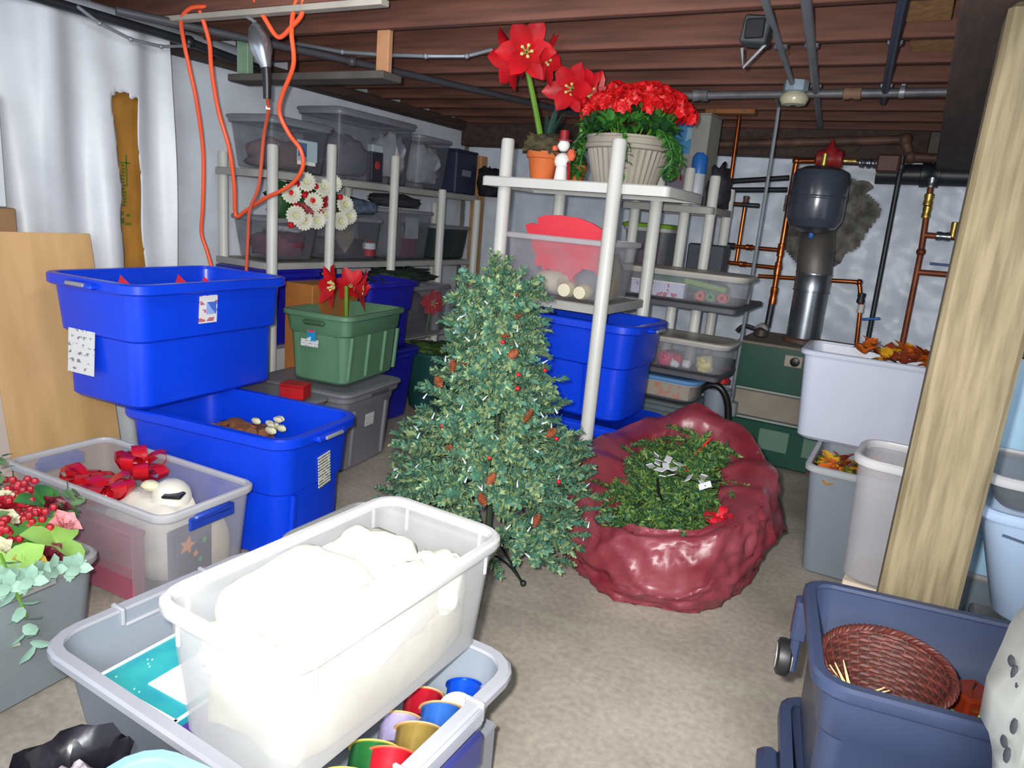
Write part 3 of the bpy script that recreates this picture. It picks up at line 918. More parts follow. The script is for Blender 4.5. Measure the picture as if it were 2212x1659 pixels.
# ------------------------------------------------------------------ front: large grey tote, clear tub on top
t = tote('storage_tote', 'large grey tote in front holding ribbon spools, under the clear tub of white bundles', (-1.14, 1.085, 0.0), 0.96, 0.65, 0.45, GREYF, taper=0.06, r=0.07, rim_w=0.024, rim_h=0.028, rim_m=GREYRIM, handles=None, rz=R(-1), ledge=0.385, ledge_w=0.008)
for s in (-1, 1):
    mb = MB()
    mb.box((s * 0.462, 0.0, 0.405), (0.05, 0.24, 0.012), bev=0.004)
    mb.box((s * 0.484, 0.0, 0.425), (0.012, 0.24, 0.04), bev=0.004)
    mb.box((s * 0.462, 0.125, 0.43), (0.05, 0.012, 0.05), bev=0.004)
    mb.box((s * 0.462, -0.125, 0.43), (0.05, 0.012, 0.05), bev=0.004)
    obj('handle_notch', mb, GREYRIM, t, label='moulded handle notch')
    mb = MB(); mb.box((s * 0.497, -0.03, 0.37), (0.02, 0.26, 0.085), bev=0.008)
    obj('handle', mb, mat('navy tote handle', '#2b2f66', 0.4), t, label='navy handle')
# teal gift box inside, far left
gb = thing('gift_box', 'flat teal gift box with a big white label in the large grey tote', 'box', (-1.37, 0.985, 0.14), R(2))
mb = MB(); mb.box((0, 0, 0.10), (0.27, 0.26, 0.20), bev=0.003)
obj('carton', mb, mat('white card', '#c6ccce'), gb)
mb = MB(); mb.box((0, 0, 0.21), (0.28, 0.27, 0.022), bev=0.003)
obj('lid', mb, mat('teal speckled paper', '#1f8aa0', 0.45, col2='#2fa7a8', scale=9.0), gb)
for c, s in (((0, 0.133, 0.2225), (0.28, 0.008, 0.003)), ((0, -0.133, 0.2225), (0.28, 0.008, 0.003)), ((0.137, 0, 0.2225), (0.008, 0.27, 0.003)), ((-0.137, 0, 0.2225), (0.008, 0.27, 0.003))):
    sticker(gb, c, s, WHITE, name='border', label='white border of the box lid')
sticker(gb, (0.045, -0.01, 0.2228), (0.13, 0.15, 0.003), WHITE, label='large white label')
mb = MB()
for k in range(26):
    mb.box((RU(-.12, .0) if k % 2 else RU(-.12, .12), RU(-.12, .12) if k % 2 else RU(.08, .12), 0.2215), (0.004, 0.004, 0.002), rz=.7)
obj('star_print', mb, mat('pale star print', '#9fd0d2', 0.4), gb, label='pale star specks')
gb = thing('gift_box', 'purple box beside the teal gift box under the clear tub', 'box', (-1.16, 0.95, 0.12), 0)
mb = MB(); mb.box((0, 0, 0.11), (0.11, 0.22, 0.22), bev=0.003)
obj('carton', mb, mat('purple card', '#4a2c86', 0.5), gb)
mb = MB(); mb.box((0, 0, 0.225), (0.116, 0.226, 0.018), bev=0.003)
obj('lid', mb, mat('purple card', '#4a2c86'), gb)
# ribbon spools at right
TAN = mat('card flange', '#b9925f', 0.7, 0.1, 9.0)
def spool(label, c, r, wd, ribbon, axis, flange=TAN, hole=0.30):
    t = thing('ribbon_spool', label, 'ribbon', c, group=None)
    t.rotation_euler = Vector(axis).to_track_quat('Z', 'Y').to_euler()
    mb = MB()
    mb.lathe([(r * .90, -wd / 2), (r * .90, wd / 2), (r * hole, wd / 2), (r * hole, -wd / 2)], seg=32, close=True)
    obj('ribbon', mb, ribbon, t)
    mb = MB()
    z = wd / 2
    mb.lathe([(r, z), (r, z + .003), (r * hole, z + .003), (r * hole, z)], seg=32, close=True)
    obj('flange', mb, flange, t)
    mb = MB(); mb.lathe([(r * hole, -wd / 2 - .002), (r * hole, wd / 2 + .003), (r * (hole - .06), wd / 2 + .003), (r * (hole - .06), -wd / 2 - .002)], seg=24, close=True)
    obj('core', mb, flange, t)
    return t
def foil(name, c, r=.25):
    return mat(name, c, r, 0.2, 14.0, bump=0.25, metal=0.35)
AX = (-0.45, 0.80, 0.55)
spool('bright blue glitter ribbon spool at the far end of the large grey tote', (-0.775, 1.318, 0.345), 0.047, 0.05, foil('blue glitter', '#0b46c0', .3), AX, foil('blue glitter', ''))
spool('white card ribbon spool with an open centre, next to the blue glitter spool', (-0.755, 1.262, 0.345), 0.048, 0.02, foil('white ribbon', '#d5d8d8', .5), (0.35, -0.8, 0.45), WHITE)
spool('shiny blue satin ribbon spool with a tan edge', (-0.765, 1.205, 0.33), 0.056, 0.085, foil('blue satin', '#2a5aa8'), AX)
spool('dark red ribbon spool half under the clear tub', (-0.845, 1.245, 0.325), 0.052, 0.06, foil('red satin', '#9a1424'), AX)
spool('gold brown ribbon spool in the middle of the row', (-0.765, 1.115, 0.33), 0.058, 0.09, foil('gold satin', '#7d6a35'), AX)
spool('clear lilac ribbon spool behind the gold one', (-0.840, 1.150, 0.32), 0.052, 0.06, foil('lilac satin', '#9890b4'), AX)
spool('dark green ribbon spool beside the red glitter spool', (-0.815, 1.025, 0.33), 0.058, 0.075, foil('green satin', '#1f5a2c'), AX, mat('yellow card flange', '#b8a445', .6))
spool('red glitter ribbon spool nearest the handle of the large grey tote', (-0.765, 1.018, 0.335), 0.056, 0.09, foil('red glitter', '#b01626', .4), AX, mat('coral flange', '#d0603f', .6))
spool('yellow edged ribbon spool at the near end of the row', (-0.815, 0.945, 0.33), 0.055, 0.06, foil('yellow satin', '#a8942e'), AX, mat('yellow card flange', '#b8a445'))
mb = MB(); mb.box((0, 0, 0), (0.86, 0.50, 0.012))
o = obj('corrugated_card', mb, mat('brown card', '#8c6a48'), loc=(-1.14, 1.085, 0.272 - 0.01))
bpy.data.objects.remove(o)
bx = thing('ribbon_tray', 'grey cardboard tray of ribbon inside the large grey tote', 'tray', (-0.80, 1.13, 0.015))
mb = MB()
mb.box((0, 0, 0.125), (0.20, 0.46, 0.25), bev=0.004)
obj('tray', mb, mat('grey card', '#7d7f86', .7), bx)
mb = MB(); mb.box((0, 0, 0.256), (0.205, 0.465, 0.012), bev=0.003)
obj('tray_lid', mb, mat('grey card', '#7d7f86'), bx)

# clear tub of white bundles
t = clear_tub('big clear tub full of white wrapped bundles, on top of the large grey tote', (-0.945, 1.085, 0.452), 0.385, 0.70, 0.30, R(-1.5), m=clear('bright clear plastic', '#d4d5d6', 0.36, .35, .4), rm=clear('bright clear rim', '#d8d8d8', 0.75, .3), taper=0.022, r=0.05, rim_w=0.016)
for sx in (-1, 1):
    for sy in (-1, 1):
        mb = MB(); mb.box((sx * 0.115, sy * 0.333, 0.245), (0.007, 0.004, 0.06))
        obj('rib', mb, MATS['bright clear rim'], t)
        mb = MB(); mb.box((sx * 0.176, sy * 0.27, 0.245), (0.004, 0.007, 0.06))
        obj('rib', mb, MATS['bright clear rim'], t)
for k in range(9):
    for s in (-1, 1):
        mb = MB(); mb.box((s * 0.183, -0.28 + k * 0.07, 0.2835), (0.006, 0.012, 0.006))
        obj('stacking_tab', mb, MATS['bright clear rim'], t)
CLOTH = mat('white cloth', '#dcdacb', 0.75, 0.04, 5.0, bump=0.35)
def bundle(label, c, s, seed, rz=0.0, n1=2.2, amp=0.16, sq=0.6, name='cloth_bundle'):
    t = thing(name, label, 'cloth bundle', c, rz)
    mb = lump((0, 0, s[2] * .85), s, n1, amp, seed, 30, 18, sq)
    obj('wrap', mb, CLOTH, t, 60)
    mb = MB()
    for k in range(3):
        a = RU(0, PI)
        pts = [Vector((s[0] * .75 * (q / 6 - .5) * 2 * math.cos(a) * .8, s[1] * .75 * (q / 6 - .5) * 2 * math.sin(a) * .8, s[2] * (1.83 - 0.35 * abs(q / 6 - .5) * 2) + .002)) for q in range(7)]
        mb.tube(pts, 0.005, 5)
    obj('fold', mb, CLOTH, t, 60)
    return t
bundle('largest boxy white cloth bundle at the left of the clear tub', (-1.00, 0.995, 0.585), (0.115, 0.155, 0.085), 1, R(5), 1.8, .10, .45)
bundle('rounded white cloth bundle at the far left corner of the clear tub', (-1.00, 1.215, 0.60), (0.105, 0.09, 0.075), 2, 0.2)
bundle('white cloth bundle along the right wall of the clear tub', (-0.845, 1.10, 0.59), (0.055, 0.15, 0.075), 3, 0.05, 2.6, .2, .55)
bundle('small white cloth bundle at the far right corner of the clear tub', (-0.845, 1.27, 0.60), (0.065, 0.065, 0.065), 4, 0.4)
bundle('crumpled white cloth at the near end of the clear tub', (-0.945, 0.825, 0.60), (0.09, 0.05, 0.05), 5, 0.1, 2.8, .3, .7)
bundle('tan edged crumpled paper at the near left corner of the clear tub', (-1.035, 0.84, 0.61), (0.04, 0.055, 0.045), 6, 0.3, 2.6, .3, .8)
CLOTH2 = mat('yellowed cloth', '#b8af8a', 0.75, 0.12, 9.0, bump=0.4)
tt = thing('packing_paper', 'yellowed packing paper filling the lower half of the clear tub', 'paper', (-0.945, 1.085, 0.468))
mb = MB()
vs = lump((0, 0, 0.078), (0.145, 0.290, 0.085), 3.0, 0.08, 9, 44, 16, .35)
obj('paper_wads', vs, mat('packing paper', '#c4beaa', 0.75, col2='#9a8f72', scale=9.0, bump=0.6), tt, 60, kind='stuff')

# smoky tub standing behind it on the floor
t = clear_tub('smoky clear tub on the floor behind the clear tub of white bundles', (-1.33, 1.71, 0.0), 0.60, 0.42, 0.44, 0.0, m=GREYCL, rm=MATS['smoky rim'])
tt = thing('packing_paper', 'tan packing paper in the smoky tub behind the clear tub', 'paper', (-1.33, 1.71, 0.012))
obj('paper_wads', lump((0, 0, 0.16), (0.24, 0.155, 0.18), 4.0, 0.25, 15, 30, 14, .4), mat('packing paper', ''), tt, 60, kind='stuff')
# light blue tub and black bag at the bottom edge
t = tote('plastic_tub', 'light blue tub at the bottom edge in front of the large grey tote', (-0.80, 0.525, 0.0), 0.50, 0.40, 0.515, LBLUE, rz=R(8), cat='plastic tub', taper=0.03, r=0.06, rim_w=0.018, rim_h=0.02, handles=None)
bgs = thing('trash_bag', 'black plastic bag bunched at the bottom left corner', 'bag', (-1.155, 0.60, -0.02), 0.3)
mb = lump((0, 0, 0.20), (0.10, 0.085, 0.23), 2.0, 0.25, 21, 24, 14, .9)
BLKB = mat('black bag film', '#17151c', 0.22, 0.1, 6.0, bump=0.4)
obj('sack', mb, BLKB, bgs, 60)
mb = MB()
rings = []
for i, (z, r_) in enumerate(((0.38, .055), (0.43, .06), (0.47, .085), (0.50, .10), (0.495, .095), (0.46, .075), (0.42, .05))):
    rings.append([Vector((r_ * (1 + .22 * noise.noise(Vector((j * .9, i * .5, 3)))) * math.cos(2 * PI * j / 20), r_ * .9 * (1 + .22 * noise.noise(Vector((j * .9, i * .5, 8)))) * math.sin(2 * PI * j / 20), z + .03 * noise.noise(Vector((j * .5, i, 1))))) for j in range(20)])
mb.loft(rings)
obj('bag_mouth', mb, BLKB, bgs, 60)
bw = thing('wrapping_scrap', 'pale scrap of wrapping inside the mouth of the black bag', 'paper', (-1.155, 0.60, 0.39))
obj('scrap', lump((0, 0, 0.03), (0.045, 0.04, 0.035), 3, .4, 30), mat('pale lilac paper', '#a29aa2', 0.6, 0.2, 14.0), bw, 60)

# ------------------------------------------------------------------ christmas tree
NDARK = mat('blue green needle', '#3f6b58', 0.6, 0.2, 16.0)
NLIGHT = mat('yellow green needle', '#829566', 0.6, 0.2, 16.0)
tree = thing('christmas_tree', 'small artificial christmas tree with pinecones on a black wire stand', 'tree', (-1.43, 2.53, 0.0))
mb = MB(); mb.tube([(0, 0, 0.05), (0, 0, 0.7), (-0.05, 0, 1.24)], [0.016, 0.008], 8)
obj('trunk', mb, mat('tree trunk', '#2a3a26', 0.7), tree)
for k in range(4):
    a = k * PI / 2 - 0.35
    mb = MB()
    d = Vector((math.cos(a), math.sin(a), 0))
    mb.tube([d * 0.015 + Vector((0, 0, 0.16)), d * 0.12 + Vector((0, 0, 0.10)), d * 0.25 + Vector((0, 0, 0.012))], 0.006, 6, smooth_n=4)
    mb.tube([d * 0.015 + Vector((0, 0, 0.05)), d * 0.14 + Vector((0, 0, 0.055)), d * 0.235 + Vector((0, 0, 0.022))], 0.005, 6, smooth_n=3)
    obj('stand_leg', mb, mat('dark green wire', '#16211d', 0.45), tree)
    mb = MB(); mb.ball(d * 0.255 + Vector((0, 0, 0.014)), 0.014, 8, 6)
    obj('rubber_foot', mb, MATS['dark green wire'], tree)
NM = [needle_mesh('branch', 0.22, 0.042, 75, [NDARK, NLIGHT], 0.010, sprigs=3, spread=.60, droop=.01, light=0.42) for _ in range(4)]
NT = [needle_mesh('branch', 0.15, 0.034, 70, [NDARK, NLIGHT], 0.0085, sprigs=2, spread=.5, light=0.5) for _ in range(2)]
nb = 0
levels = [0.20 + 0.088 * i for i in range(12)]
for li, h in enumerate(levels):
    tt = (h - 0.20) / 1.06
    Rm = 0.50 * (1 - tt) ** 0.85 + 0.05
    n = max(7, int(7 + 25 * (1 - tt)))
    for k in range(n):
        a = 2 * PI * (k + .5 * (li % 2)) / n + RU(-.12, .12)
        rr = Rm * RU(.78, 1.05)
        if k % 3 == 1:
            rr *= .72
        me = random.choice(NM)
        r0 = max(0.0, rr - 0.21)
        el = R(RU(2, 26))
        o = link('branch', me, tree, (r0 * math.cos(a) - 0.05 * tt, r0 * math.sin(a), h + RU(-.035, .035)))
        o.rotation_euler = (RU(-.6, .6), -el, a)
        nb += 1
for k in range(14):
    a = k * 2.4
    o = link('branch', NT[k % 2], tree, (-0.05 + .01 * math.cos(a), .01 * math.sin(a), 1.06 + .012 * k))
    o.rotation_euler = (0, -R(35 + 4 * k), a)
# pinecones, berries and small white lights
def cone_mesh():
    mb = MB()
    for i in range(6):
        z = -0.022 + i * 0.009
        r_ = 0.019 * math.sin(PI * (i + 1.2) / 8)
        mb.lathe([(r_ * .5, z - .004), (r_, z), (r_ * .55, z + .006)], seg=9, cap0=True, cap1=True)
    return mb.mesh('pinecone', mat('pinecone', '#8a4a2a', 0.7, 0.35, 60.0, bump=.4), 40)
cm = cone_mesh()
mbb = MB(); mbb.ball((0, 0, 0), 0.009, 8, 6)
berry_me = mbb.mesh('berry', RED, 60)
mbb = MB(); mbb.tube([(0, 0, -.012), (0, 0, .0), (0, 0, .014)], [.0042, .0015], 6)
light_me = mbb.mesh('light_bulb', mat('white fairy bulb', '#c9d6dc', 0.25), 40)
wcam = Vector((-1.43, 2.53, 0)) * -1
fa = math.atan2(wcam.y, wcam.x)
for k in range(13):
    h = 0.30 + 0.075 * k
    tt = (h - .2) / 1.1
    a = fa + RU(-1.1, 1.1)
    r_ = (0.49 * (1 - tt) ** .8 + .02) * .93
    o = link('pinecone', cm, tree, (r_ * math.cos(a) - .05 * tt, r_ * math.sin(a), h), (RU(-1, 1), RU(-1, 1), a))
for k in range(9):
    h = RU(.3, 1.05); tt = (h - .2) / 1.1
    a = fa + RU(-1.2, 1.2); r_ = (0.49 * (1 - tt) ** .8 + .02) * .93
    link('berry', berry_me, tree, (r_ * math.cos(a) - .05 * tt, r_ * math.sin(a), h))
for k in range(70):
    h = RU(.25, 1.22); tt = (h - .2) / 1.1
    a = fa + RU(-1.4, 1.4); r_ = (0.49 * (1 - tt) ** .8 + .03) * RU(.85, 1.0)
    link('light_bulb', light_me, tree, (r_ * math.cos(a) - .05 * tt, r_ * math.sin(a), h), (RU(-1, 1), RU(-1, 1), RU(0, 3)))

# ------------------------------------------------------------------ maroon bag with garland
def bag_mat():
    m = mat('maroon plastic film', '#74242f', 0.38, col2='#88404a', scale=5.0, bump=0.9, detail=7)
    return m
BAGM = bag_mat()
bag = thing('plastic_bag', 'open maroon plastic bag on the floor stuffed with green garland', 'bag', (-0.76, 3.05, 0.0))
def ang_interp(tab, a):
    """tab: list of (angle deg, values...) periodic, smooth"""
    n = len(tab)
    a = a % 360
    for i in range(n):
        a0, a1 = tab[i][0], tab[(i + 1) % n][0] + (360 if i == n - 1 else 0)
        aa = a if a >= a0 else a + 360
        if a0 <= aa <= a1:
            t = (aa - a0) / (a1 - a0)
            t = t * t * (3 - 2 * t)
            return [tab[i][k] + (tab[(i + 1) % n][k] - tab[i][k]) * t for k in range(1, len(tab[i]))]
    return list(tab[0][1:])
# angle, floor r, belly r, belly z, shoulder r, shoulder z, rim r, rim z
BT = [(0, .33, .43, .27, .36, .46, .17, .42), (40, .36, .46, .28, .40, .52, .20, .46), (75, .40, .48, .30, .44, .62, .36, .57), (100, .42, .50, .30, .45, .66, .38, .61), (125, .44, .52, .28, .45, .57, .33, .53),
      (150, .46, .55, .28, .46, .50, .28, .47), (180, .46, .54, .24, .40, .45, .17, .40), (210, .47, .52, .18, .40, .36, .22, .30), (240, .46, .49, .13, .42, .26, .40, .20), (262, .46, .50, .12, .44, .30, .41, .32), (290, .44, .50, .13, .44, .33, .42, .345), (315, .40, .47, .20, .42, .38, .38, .385), (338, .35, .43, .25, .38, .42, .24, .405)]
seg = 150
def bag_ring(fr, fz, wr, lvl):
    out = []
    for j in range(seg):
        a = 360 * j / seg
        v = ang_interp(BT, a)
        r_, z = fr(v), fz(v)
        ca, sa = math.cos(R(a)), math.sin(R(a))
        nz = noise.noise(Vector((ca * 2.2, sa * 2.2, lvl * 1.7))) + .6 * abs(noise.noise(Vector((ca * 5 + lvl, sa * 5, lvl * 2.6)))) + .35 * noise.noise(Vector((ca * 11, sa * 11, lvl * 4)))
        rg = 1 - abs(noise.noise(Vector((ca * 3.2 + lvl * .8, sa * 3.2, lvl * 1.1 + 20)))) * 2.6
        rg2 = 1 - abs(noise.noise(Vector((ca * 6.5, sa * 6.5 - lvl * 1.3, lvl * 2.1 + 40)))) * 3.0
        r_ += wr * (nz + .75 * max(rg, 0) ** 3 + .45 * max(rg2, 0) ** 3 - .4)
        z = max(0.004, z + wr * .6 * noise.noise(Vector((ca * 4, sa * 4, lvl * 3 + 9))) * (1 if z > .03 else 0))
        out.append(Vector((r_ * ca, r_ * sa, z)))
    return out
def lerp(a, b, t):
    return a + (b - a) * t
rings = []
LV = 15
rings.append(bag_ring(lambda v: v[0] * .6, lambda v: 0.004, 0, 0))
for i in range(LV + 1):
    t = i / LV
    rings.append(bag_ring(lambda v: lerp(v[0], v[1], math.sin(t * PI / 2)), lambda v: lerp(0.006, v[2], t), 0.026, t * 1.5))
for i in range(1, LV + 1):
    t = i / LV
    rings.append(bag_ring(lambda v: lerp(v[1], v[3], t * t), lambda v: lerp(v[2], v[4], math.sin(t * PI / 2)), 0.028, 1.5 + t * 1.2))
for i in range(1, 7):
    t = i / 6
    rings.append(bag_ring(lambda v: lerp(v[3], v[5], t), lambda v: lerp(v[4], v[6], t * t), 0.018, 2.7 + t * .5))
for i in range(1, 6):
    t = i / 5
    rings.append(bag_ring(lambda v: lerp(v[5], min(v[5] + .02, v[1]), t) - .005, lambda v: lerp(v[6], v[6] * .45, t) - .006, 0.012, 3.3 + t * .5))
mb = MB(); mb.loft(rings, True, False)
obj('film', mb, BAGM, bag, 75)
# garland inside
G1 = mat('garland dark needle', '#2a5230', 0.6, 0.25, 14.0)
G2 = mat('garland light needle', '#66803a', 0.6, 0.25, 14.0)
gar = thing('garland', 'green artificial garland filling the open maroon bag', 'garland', (-0.76, 3.05, 0.02))
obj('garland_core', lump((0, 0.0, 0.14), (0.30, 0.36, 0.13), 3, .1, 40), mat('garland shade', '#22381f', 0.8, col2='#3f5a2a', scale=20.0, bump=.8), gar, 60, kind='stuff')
GM = [needle_mesh('garland_sprig', 0.17, 0.034, 60, [G1, G2], 0.008, sprigs=2, spread=.7, droop=.03, light=.45) for _ in range(4)]
for k in range(150):
    a = RU(0, 2 * PI)
    q = math.sqrt(RU(0, 1))
    x, y = q * .25 * math.cos(a), q * .36 * math.sin(a)
    zb = 0.22 + 0.30 * (y + .36) / .72 + RU(-.02, .02) + .03 * (1 - q)
    if q > .85:
        zb -= .03
    if x > .13:
        x -= .08
        zb -= .02
    link('garland_sprig', random.choice(GM), gar, (x, y, zb), (RU(-.5, .5), -R(RU(-10, 35)), RU(0, 6.28)))
WT = mat('white tag', '#d5d8dc', 0.5)
tg = thing('wired_tags', 'cluster of white tags on black wire lying on the garland in the bag', 'tag', (-0.80, 3.02, 0.415))
mb = MB(); mb.tube([(-0.02, 0.10, 0.0), (-.04, .02, .04), (0.05, -0.04, 0.04), (0.16, -0.02, .03), (.22, .04, .04)], 0.004, 6, smooth_n=5)
mb.tube([(-.05, .0, .03), (-.02, -.10, .02), (0.02, -.20, 0.0), (.05, -.24, -.01)], 0.006, 6, smooth_n=5)
obj('wire', mb, BLACK, tg)
for k, (x, y, z) in enumerate(((-.09, .07, .07), (-.06, .04, .06), (-.03, .06, .07), (-.06, -.0, .06), (-.02, .0, .055), (0.02, .01, .05), (-.03, -.05, .05), (0.03, -.06, .045), (0.02, .06, .06), (0.10, -.05, .045), (.15, .0, .05), (.16, -.05, .04), (-.08, -.03, .05), (0.0, -.09, .04), (.18, -.08, .04))):
    mb = MB(); mb.box((0, 0, 0), (0.055, 0.03, 0.004), bev=.001)
    obj('paper_tag', mb, WT, tg, loc=(x, y, z), rot=(RU(-.7, .7), RU(-.7, .7), RU(0, 3)))
pk = thing('berry_pick', 'thin red stem pick standing in the garland at the back of the bag', 'pick', (-0.78, 3.16, 0.38))
mb = MB(); mb.tube([(0, -0.06, 0.0), (0.03, 0.02, .10), (0.09, 0.08, .20)], 0.005, 6, smooth_n=4)
obj('stem', mb, mat('bright red stem', '#c8281c', 0.4), pk)
for c in ((0.0, -.05, .02), (.012, -.03, .05), (.0, -.01, .06), (.03, -.02, .06)):
    mb = MB(); mb.ball(c, 0.012, 7, 5)
    obj('berry', mb, MATS['bright red stem'], pk)
bow('red bow tucked in the near right corner of the bag opening', (-0.52, 2.83, 0.36), .5, .6, mat('scarlet ribbon', '#c41a2c', .45, .1, 9.0), 6)

# ------------------------------------------------------------------ white shelf in the middle
SHW = mat('white resin', '')
def post(t, x, y, z0, z1, r=0.036, m=None):
    mb = MB()
    mb.lathe([(r * .97, z0), (r, z0 + .02), (r, z1 - .012), (r * .86, z1)], (x, y, 0), 16, cap0=True, cap1=True)
    return obj('post', mb, m or SHW, t, 50)
def shelf_slab(t, x0, x1, y0, y1, z, th=0.045, m=None, grid=False, rz=0.0):
    """tray-like resin shelf: deck with a lip round it"""
    mb = MB()
    cx, cy = (x0 + x1) / 2, (y0 + y1) / 2
    a, b = (x1 - x0) / 2, (y1 - y0) / 2
    mb.loft([ringpts(a, b, .03, z - th), ringpts(a, b, .03, z - .006), ringpts(a - .006, b - .006, .03, z), ringpts(a - .02, b - .02, .02, z), ringpts(a - .02, b - .02, .02, z - .004), ], False, True)
    mb.loft([ringpts(a, b, .03, z - th), ringpts(a - .02, b - .02, .02, z - th), ringpts(a - .02, b - .02, .02, z - .014)], False, True)
    for k in range(5):
        mb.box((0, -b + 2 * b * (k + .5) / 5, z - .027), (2 * a - .05, .008, .026))
    return obj('shelf', mb, m or SHW, t, 35, loc=(cx, cy, 0), rot=(0, 0, rz))
F = thing('shelving_unit', 'white resin shelving unit behind the tree, flower pots on top', 'shelving', (0, 0, 0))
FP = [(-1.35, 3.35), (-2.03, 3.46), (-1.36, 4.03), (-1.985, 4.06)]
for x, y in FP:
    post(F, x, y, 0.0, 1.90)
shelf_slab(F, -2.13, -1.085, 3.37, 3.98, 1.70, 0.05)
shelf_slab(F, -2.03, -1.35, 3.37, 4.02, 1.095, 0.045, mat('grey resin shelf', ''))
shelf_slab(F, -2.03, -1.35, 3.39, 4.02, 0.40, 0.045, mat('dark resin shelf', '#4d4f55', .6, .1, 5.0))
# blue tote on the bottom shelf with its lid below
t = tote('storage_tote', 'royal blue tote on the lower shelf behind the tree', (-1.60, 3.70, 0.475), 0.88, 0.56, 0.53, BLUE, taper=0.035, r=0.08, rim_w=0.03, rim_h=0.045, ledge=0.30, ledge_w=0.014, rz=R(-3), ribs=(('-y', 0.15),))
mb = MB(); mb.box((0.475, 0.0, 0.50), (0.012, 0.12, 0.016), bev=0.003)
obj('latch', mb, MATS['grey latch'], t)
l = thing('tote_lid', 'royal blue lid lying under the blue tote behind the tree', 'lid', (-1.55, 3.70, 0.402), R(-3))
lid_part(l, 0.92, 0.56, 0.0, BLUE, .09, .06)
mb = MB(); mb.box((0.475, 0, 0.035), (0.05, 0.16, 0.04), bev=.012)
obj('lid_tab', mb, BLUE, l)
# clear tub with red sheet and white jars on the middle shelf
t = clear_tub('clear tub on the middle shelf with a red cut-out sheet standing in it', (-1.675, 3.64, 1.098), 0.66, 0.44, 0.32, R(-6), m=CLR, rm=CLRIM)
rs = thing('red_cutout', 'coral red cut-out sheet with ragged edges standing in the clear tub', 'cut-out', (-1.69, 3.60, 1.105), R(-6))
poly = [(-.22, .26), (-.23, .285), (-.20, .30), (-.16, .295), (-.165, .33), (-.13, .345), (-.05, .352), (.05, .345), (.12, .325), (.19, .29), (.215, .25), (.215, .14), (.20, .115), (.205, .085), (.17, .07), (.16, .09), (.10, .095), (.06, .06), (.045, .03), (.015, .045), (.0, .025), (-.02, .055), (-.08, .075), (-.11, .06), (-.125, .085), (-.15, .075), (-.165, .10), (-.155, .14), (-.18, .17), (-.19, .21)]
poly = [(x * 1.22, .05 + y * 1.06) for x, y in poly]
mb = MB(); mb.prism(poly, -0.008, 0.008, Matrix(((1, 0, 0, 0), (0, 0, -1, 0), (0, 1, 0, 0), (0, 0, 0, 1))))
CORAL = mat('coral red sheet', '#e03a48', 0.6, .05, 6.0)
obj('sheet', mb, CORAL, rs)
mb = MB(); mb.box((0, 0.012, 0.02), (0.10, .05, .04)); mb.box((0.05, 0.02, 0.14), (0.02, .03, .20))
obj('support', mb, CORAL, rs)
JAR = mat('cream candle', '#cfc8ae', 0.5, 0.05, 8.0)
def jar(label, x, y, r, L, lie=True, yaw=0.3):
    t = thing('candle_jar', label, 'jar', (x, y, 1.108 + (r if lie else 0)), yaw)
    rot = Matrix.Rotation(PI / 2, 4, 'X').to_euler() if lie else None
    mb = MB(); mb.lathe([(r * .9, 0), (r, .01), (r, L - .03), (r * .8, L - .015), (r * .8, L)], seg=20, cap0=True, cap1=True, rot=rot)
    obj('jar', mb, JAR, t)
    mb = MB(); mb.lathe([(r * .86, -.012), (r * .86, .0), (r * .4, .0), (r * .4, -.012)], seg=20, rot=rot, close=True)
    obj('lid_ring', mb, JAR, t)
    return t
jar('cream pillar lying at the left of the red cut-out, in the clear tub', -1.82, 3.62, .06, .16, True, 1.2)
jar('cream jar lying end-on in the middle below the red cut-out', -1.60, 3.52, .042, .14, True, .15)
jar('cream jar lying end-on to the right below the red cut-out', -1.50, 3.51, .040, .14, True, .1)
t = thing('folded_linen', 'beige folded linen at the right end of the clear shelf tub', 'cloth bundle', (-1.415, 3.62, 1.108))
obj('linen', lump((0, 0, .11), (.035, .10, .13), 2, .15, 51), mat('beige linen', '#8d8473', 0.8, 0.1, 6.0), t, 60)
mb = MB(); mb.box((0, -.05, .23), (.05, .06, .012), bev=.004)
obj('fold', mb, MATS['beige linen'], t)

# --- flower pots on the top shelf
TERRA = mat('terracotta', '#c0602a', 0.75, 0.1, 7.0)
MOSS = mat('dry moss', '#51492c', 0.9, col2='#2d2a1c', scale=30.0, bump=1.0)
def terra_pot(t, r, h, z=0.0):
    mb = MB()
    mb.lathe([(r * .68, z), (r * .9, z + h * .78), (r * .82, z + h * .78), (r * .62, z + .01)], seg=26, close=True)
    mb.lathe([(0.001, z + .01), (r * .64, z + .01)], seg=26, cap1=True)
    obj('pot', mb, TERRA, t)
    mb = MB(); mb.lathe([(r * .9, z + h * .74), (r, z + h * .76), (r, z + h), (r * .88, z + h), (r * .84, z + h * .76)], seg=26, close=True)
    obj('pot_rim', mb, TERRA, t)
AZ = 1.70
a1 = thing('potted_amaryllis', 'tall red silk amaryllis in a terracotta pot on the top shelf', 'plant', (-1.815, 3.47, AZ))
terra_pot(a1, 0.088, 0.14)
obj('moss', lump((0, 0, .17), (.10, .09, .06), 5, .5, 61), MOSS, a1, 60)
mb = MB(); mb.tube([(0, 0, .13), (-.015, -.10, .33), (-.035, -.205, .53)], [.017, .012], 8, smooth_n=4)
obj('stem', mb, STEM, a1)
for k in range(6):
    mb = MB()
    a = RU(0, 6.28)
    pm = Matrix.Translation((0.0, .03, .17)) @ Matrix.Rotation(a, 4, 'Z') @ Matrix.Rotation(-R(68), 4, 'Y')
    petal(mb, pm, .20, .03, -.1, .1)
    obj('leaf', mb, mat('dark teal leaf', '#1d3a34', .6, .2, 9.0), a1, 60)
bloom(a1, (-.02, -.235, .575), (.45, -.85, -.10), .150, name='bloom')
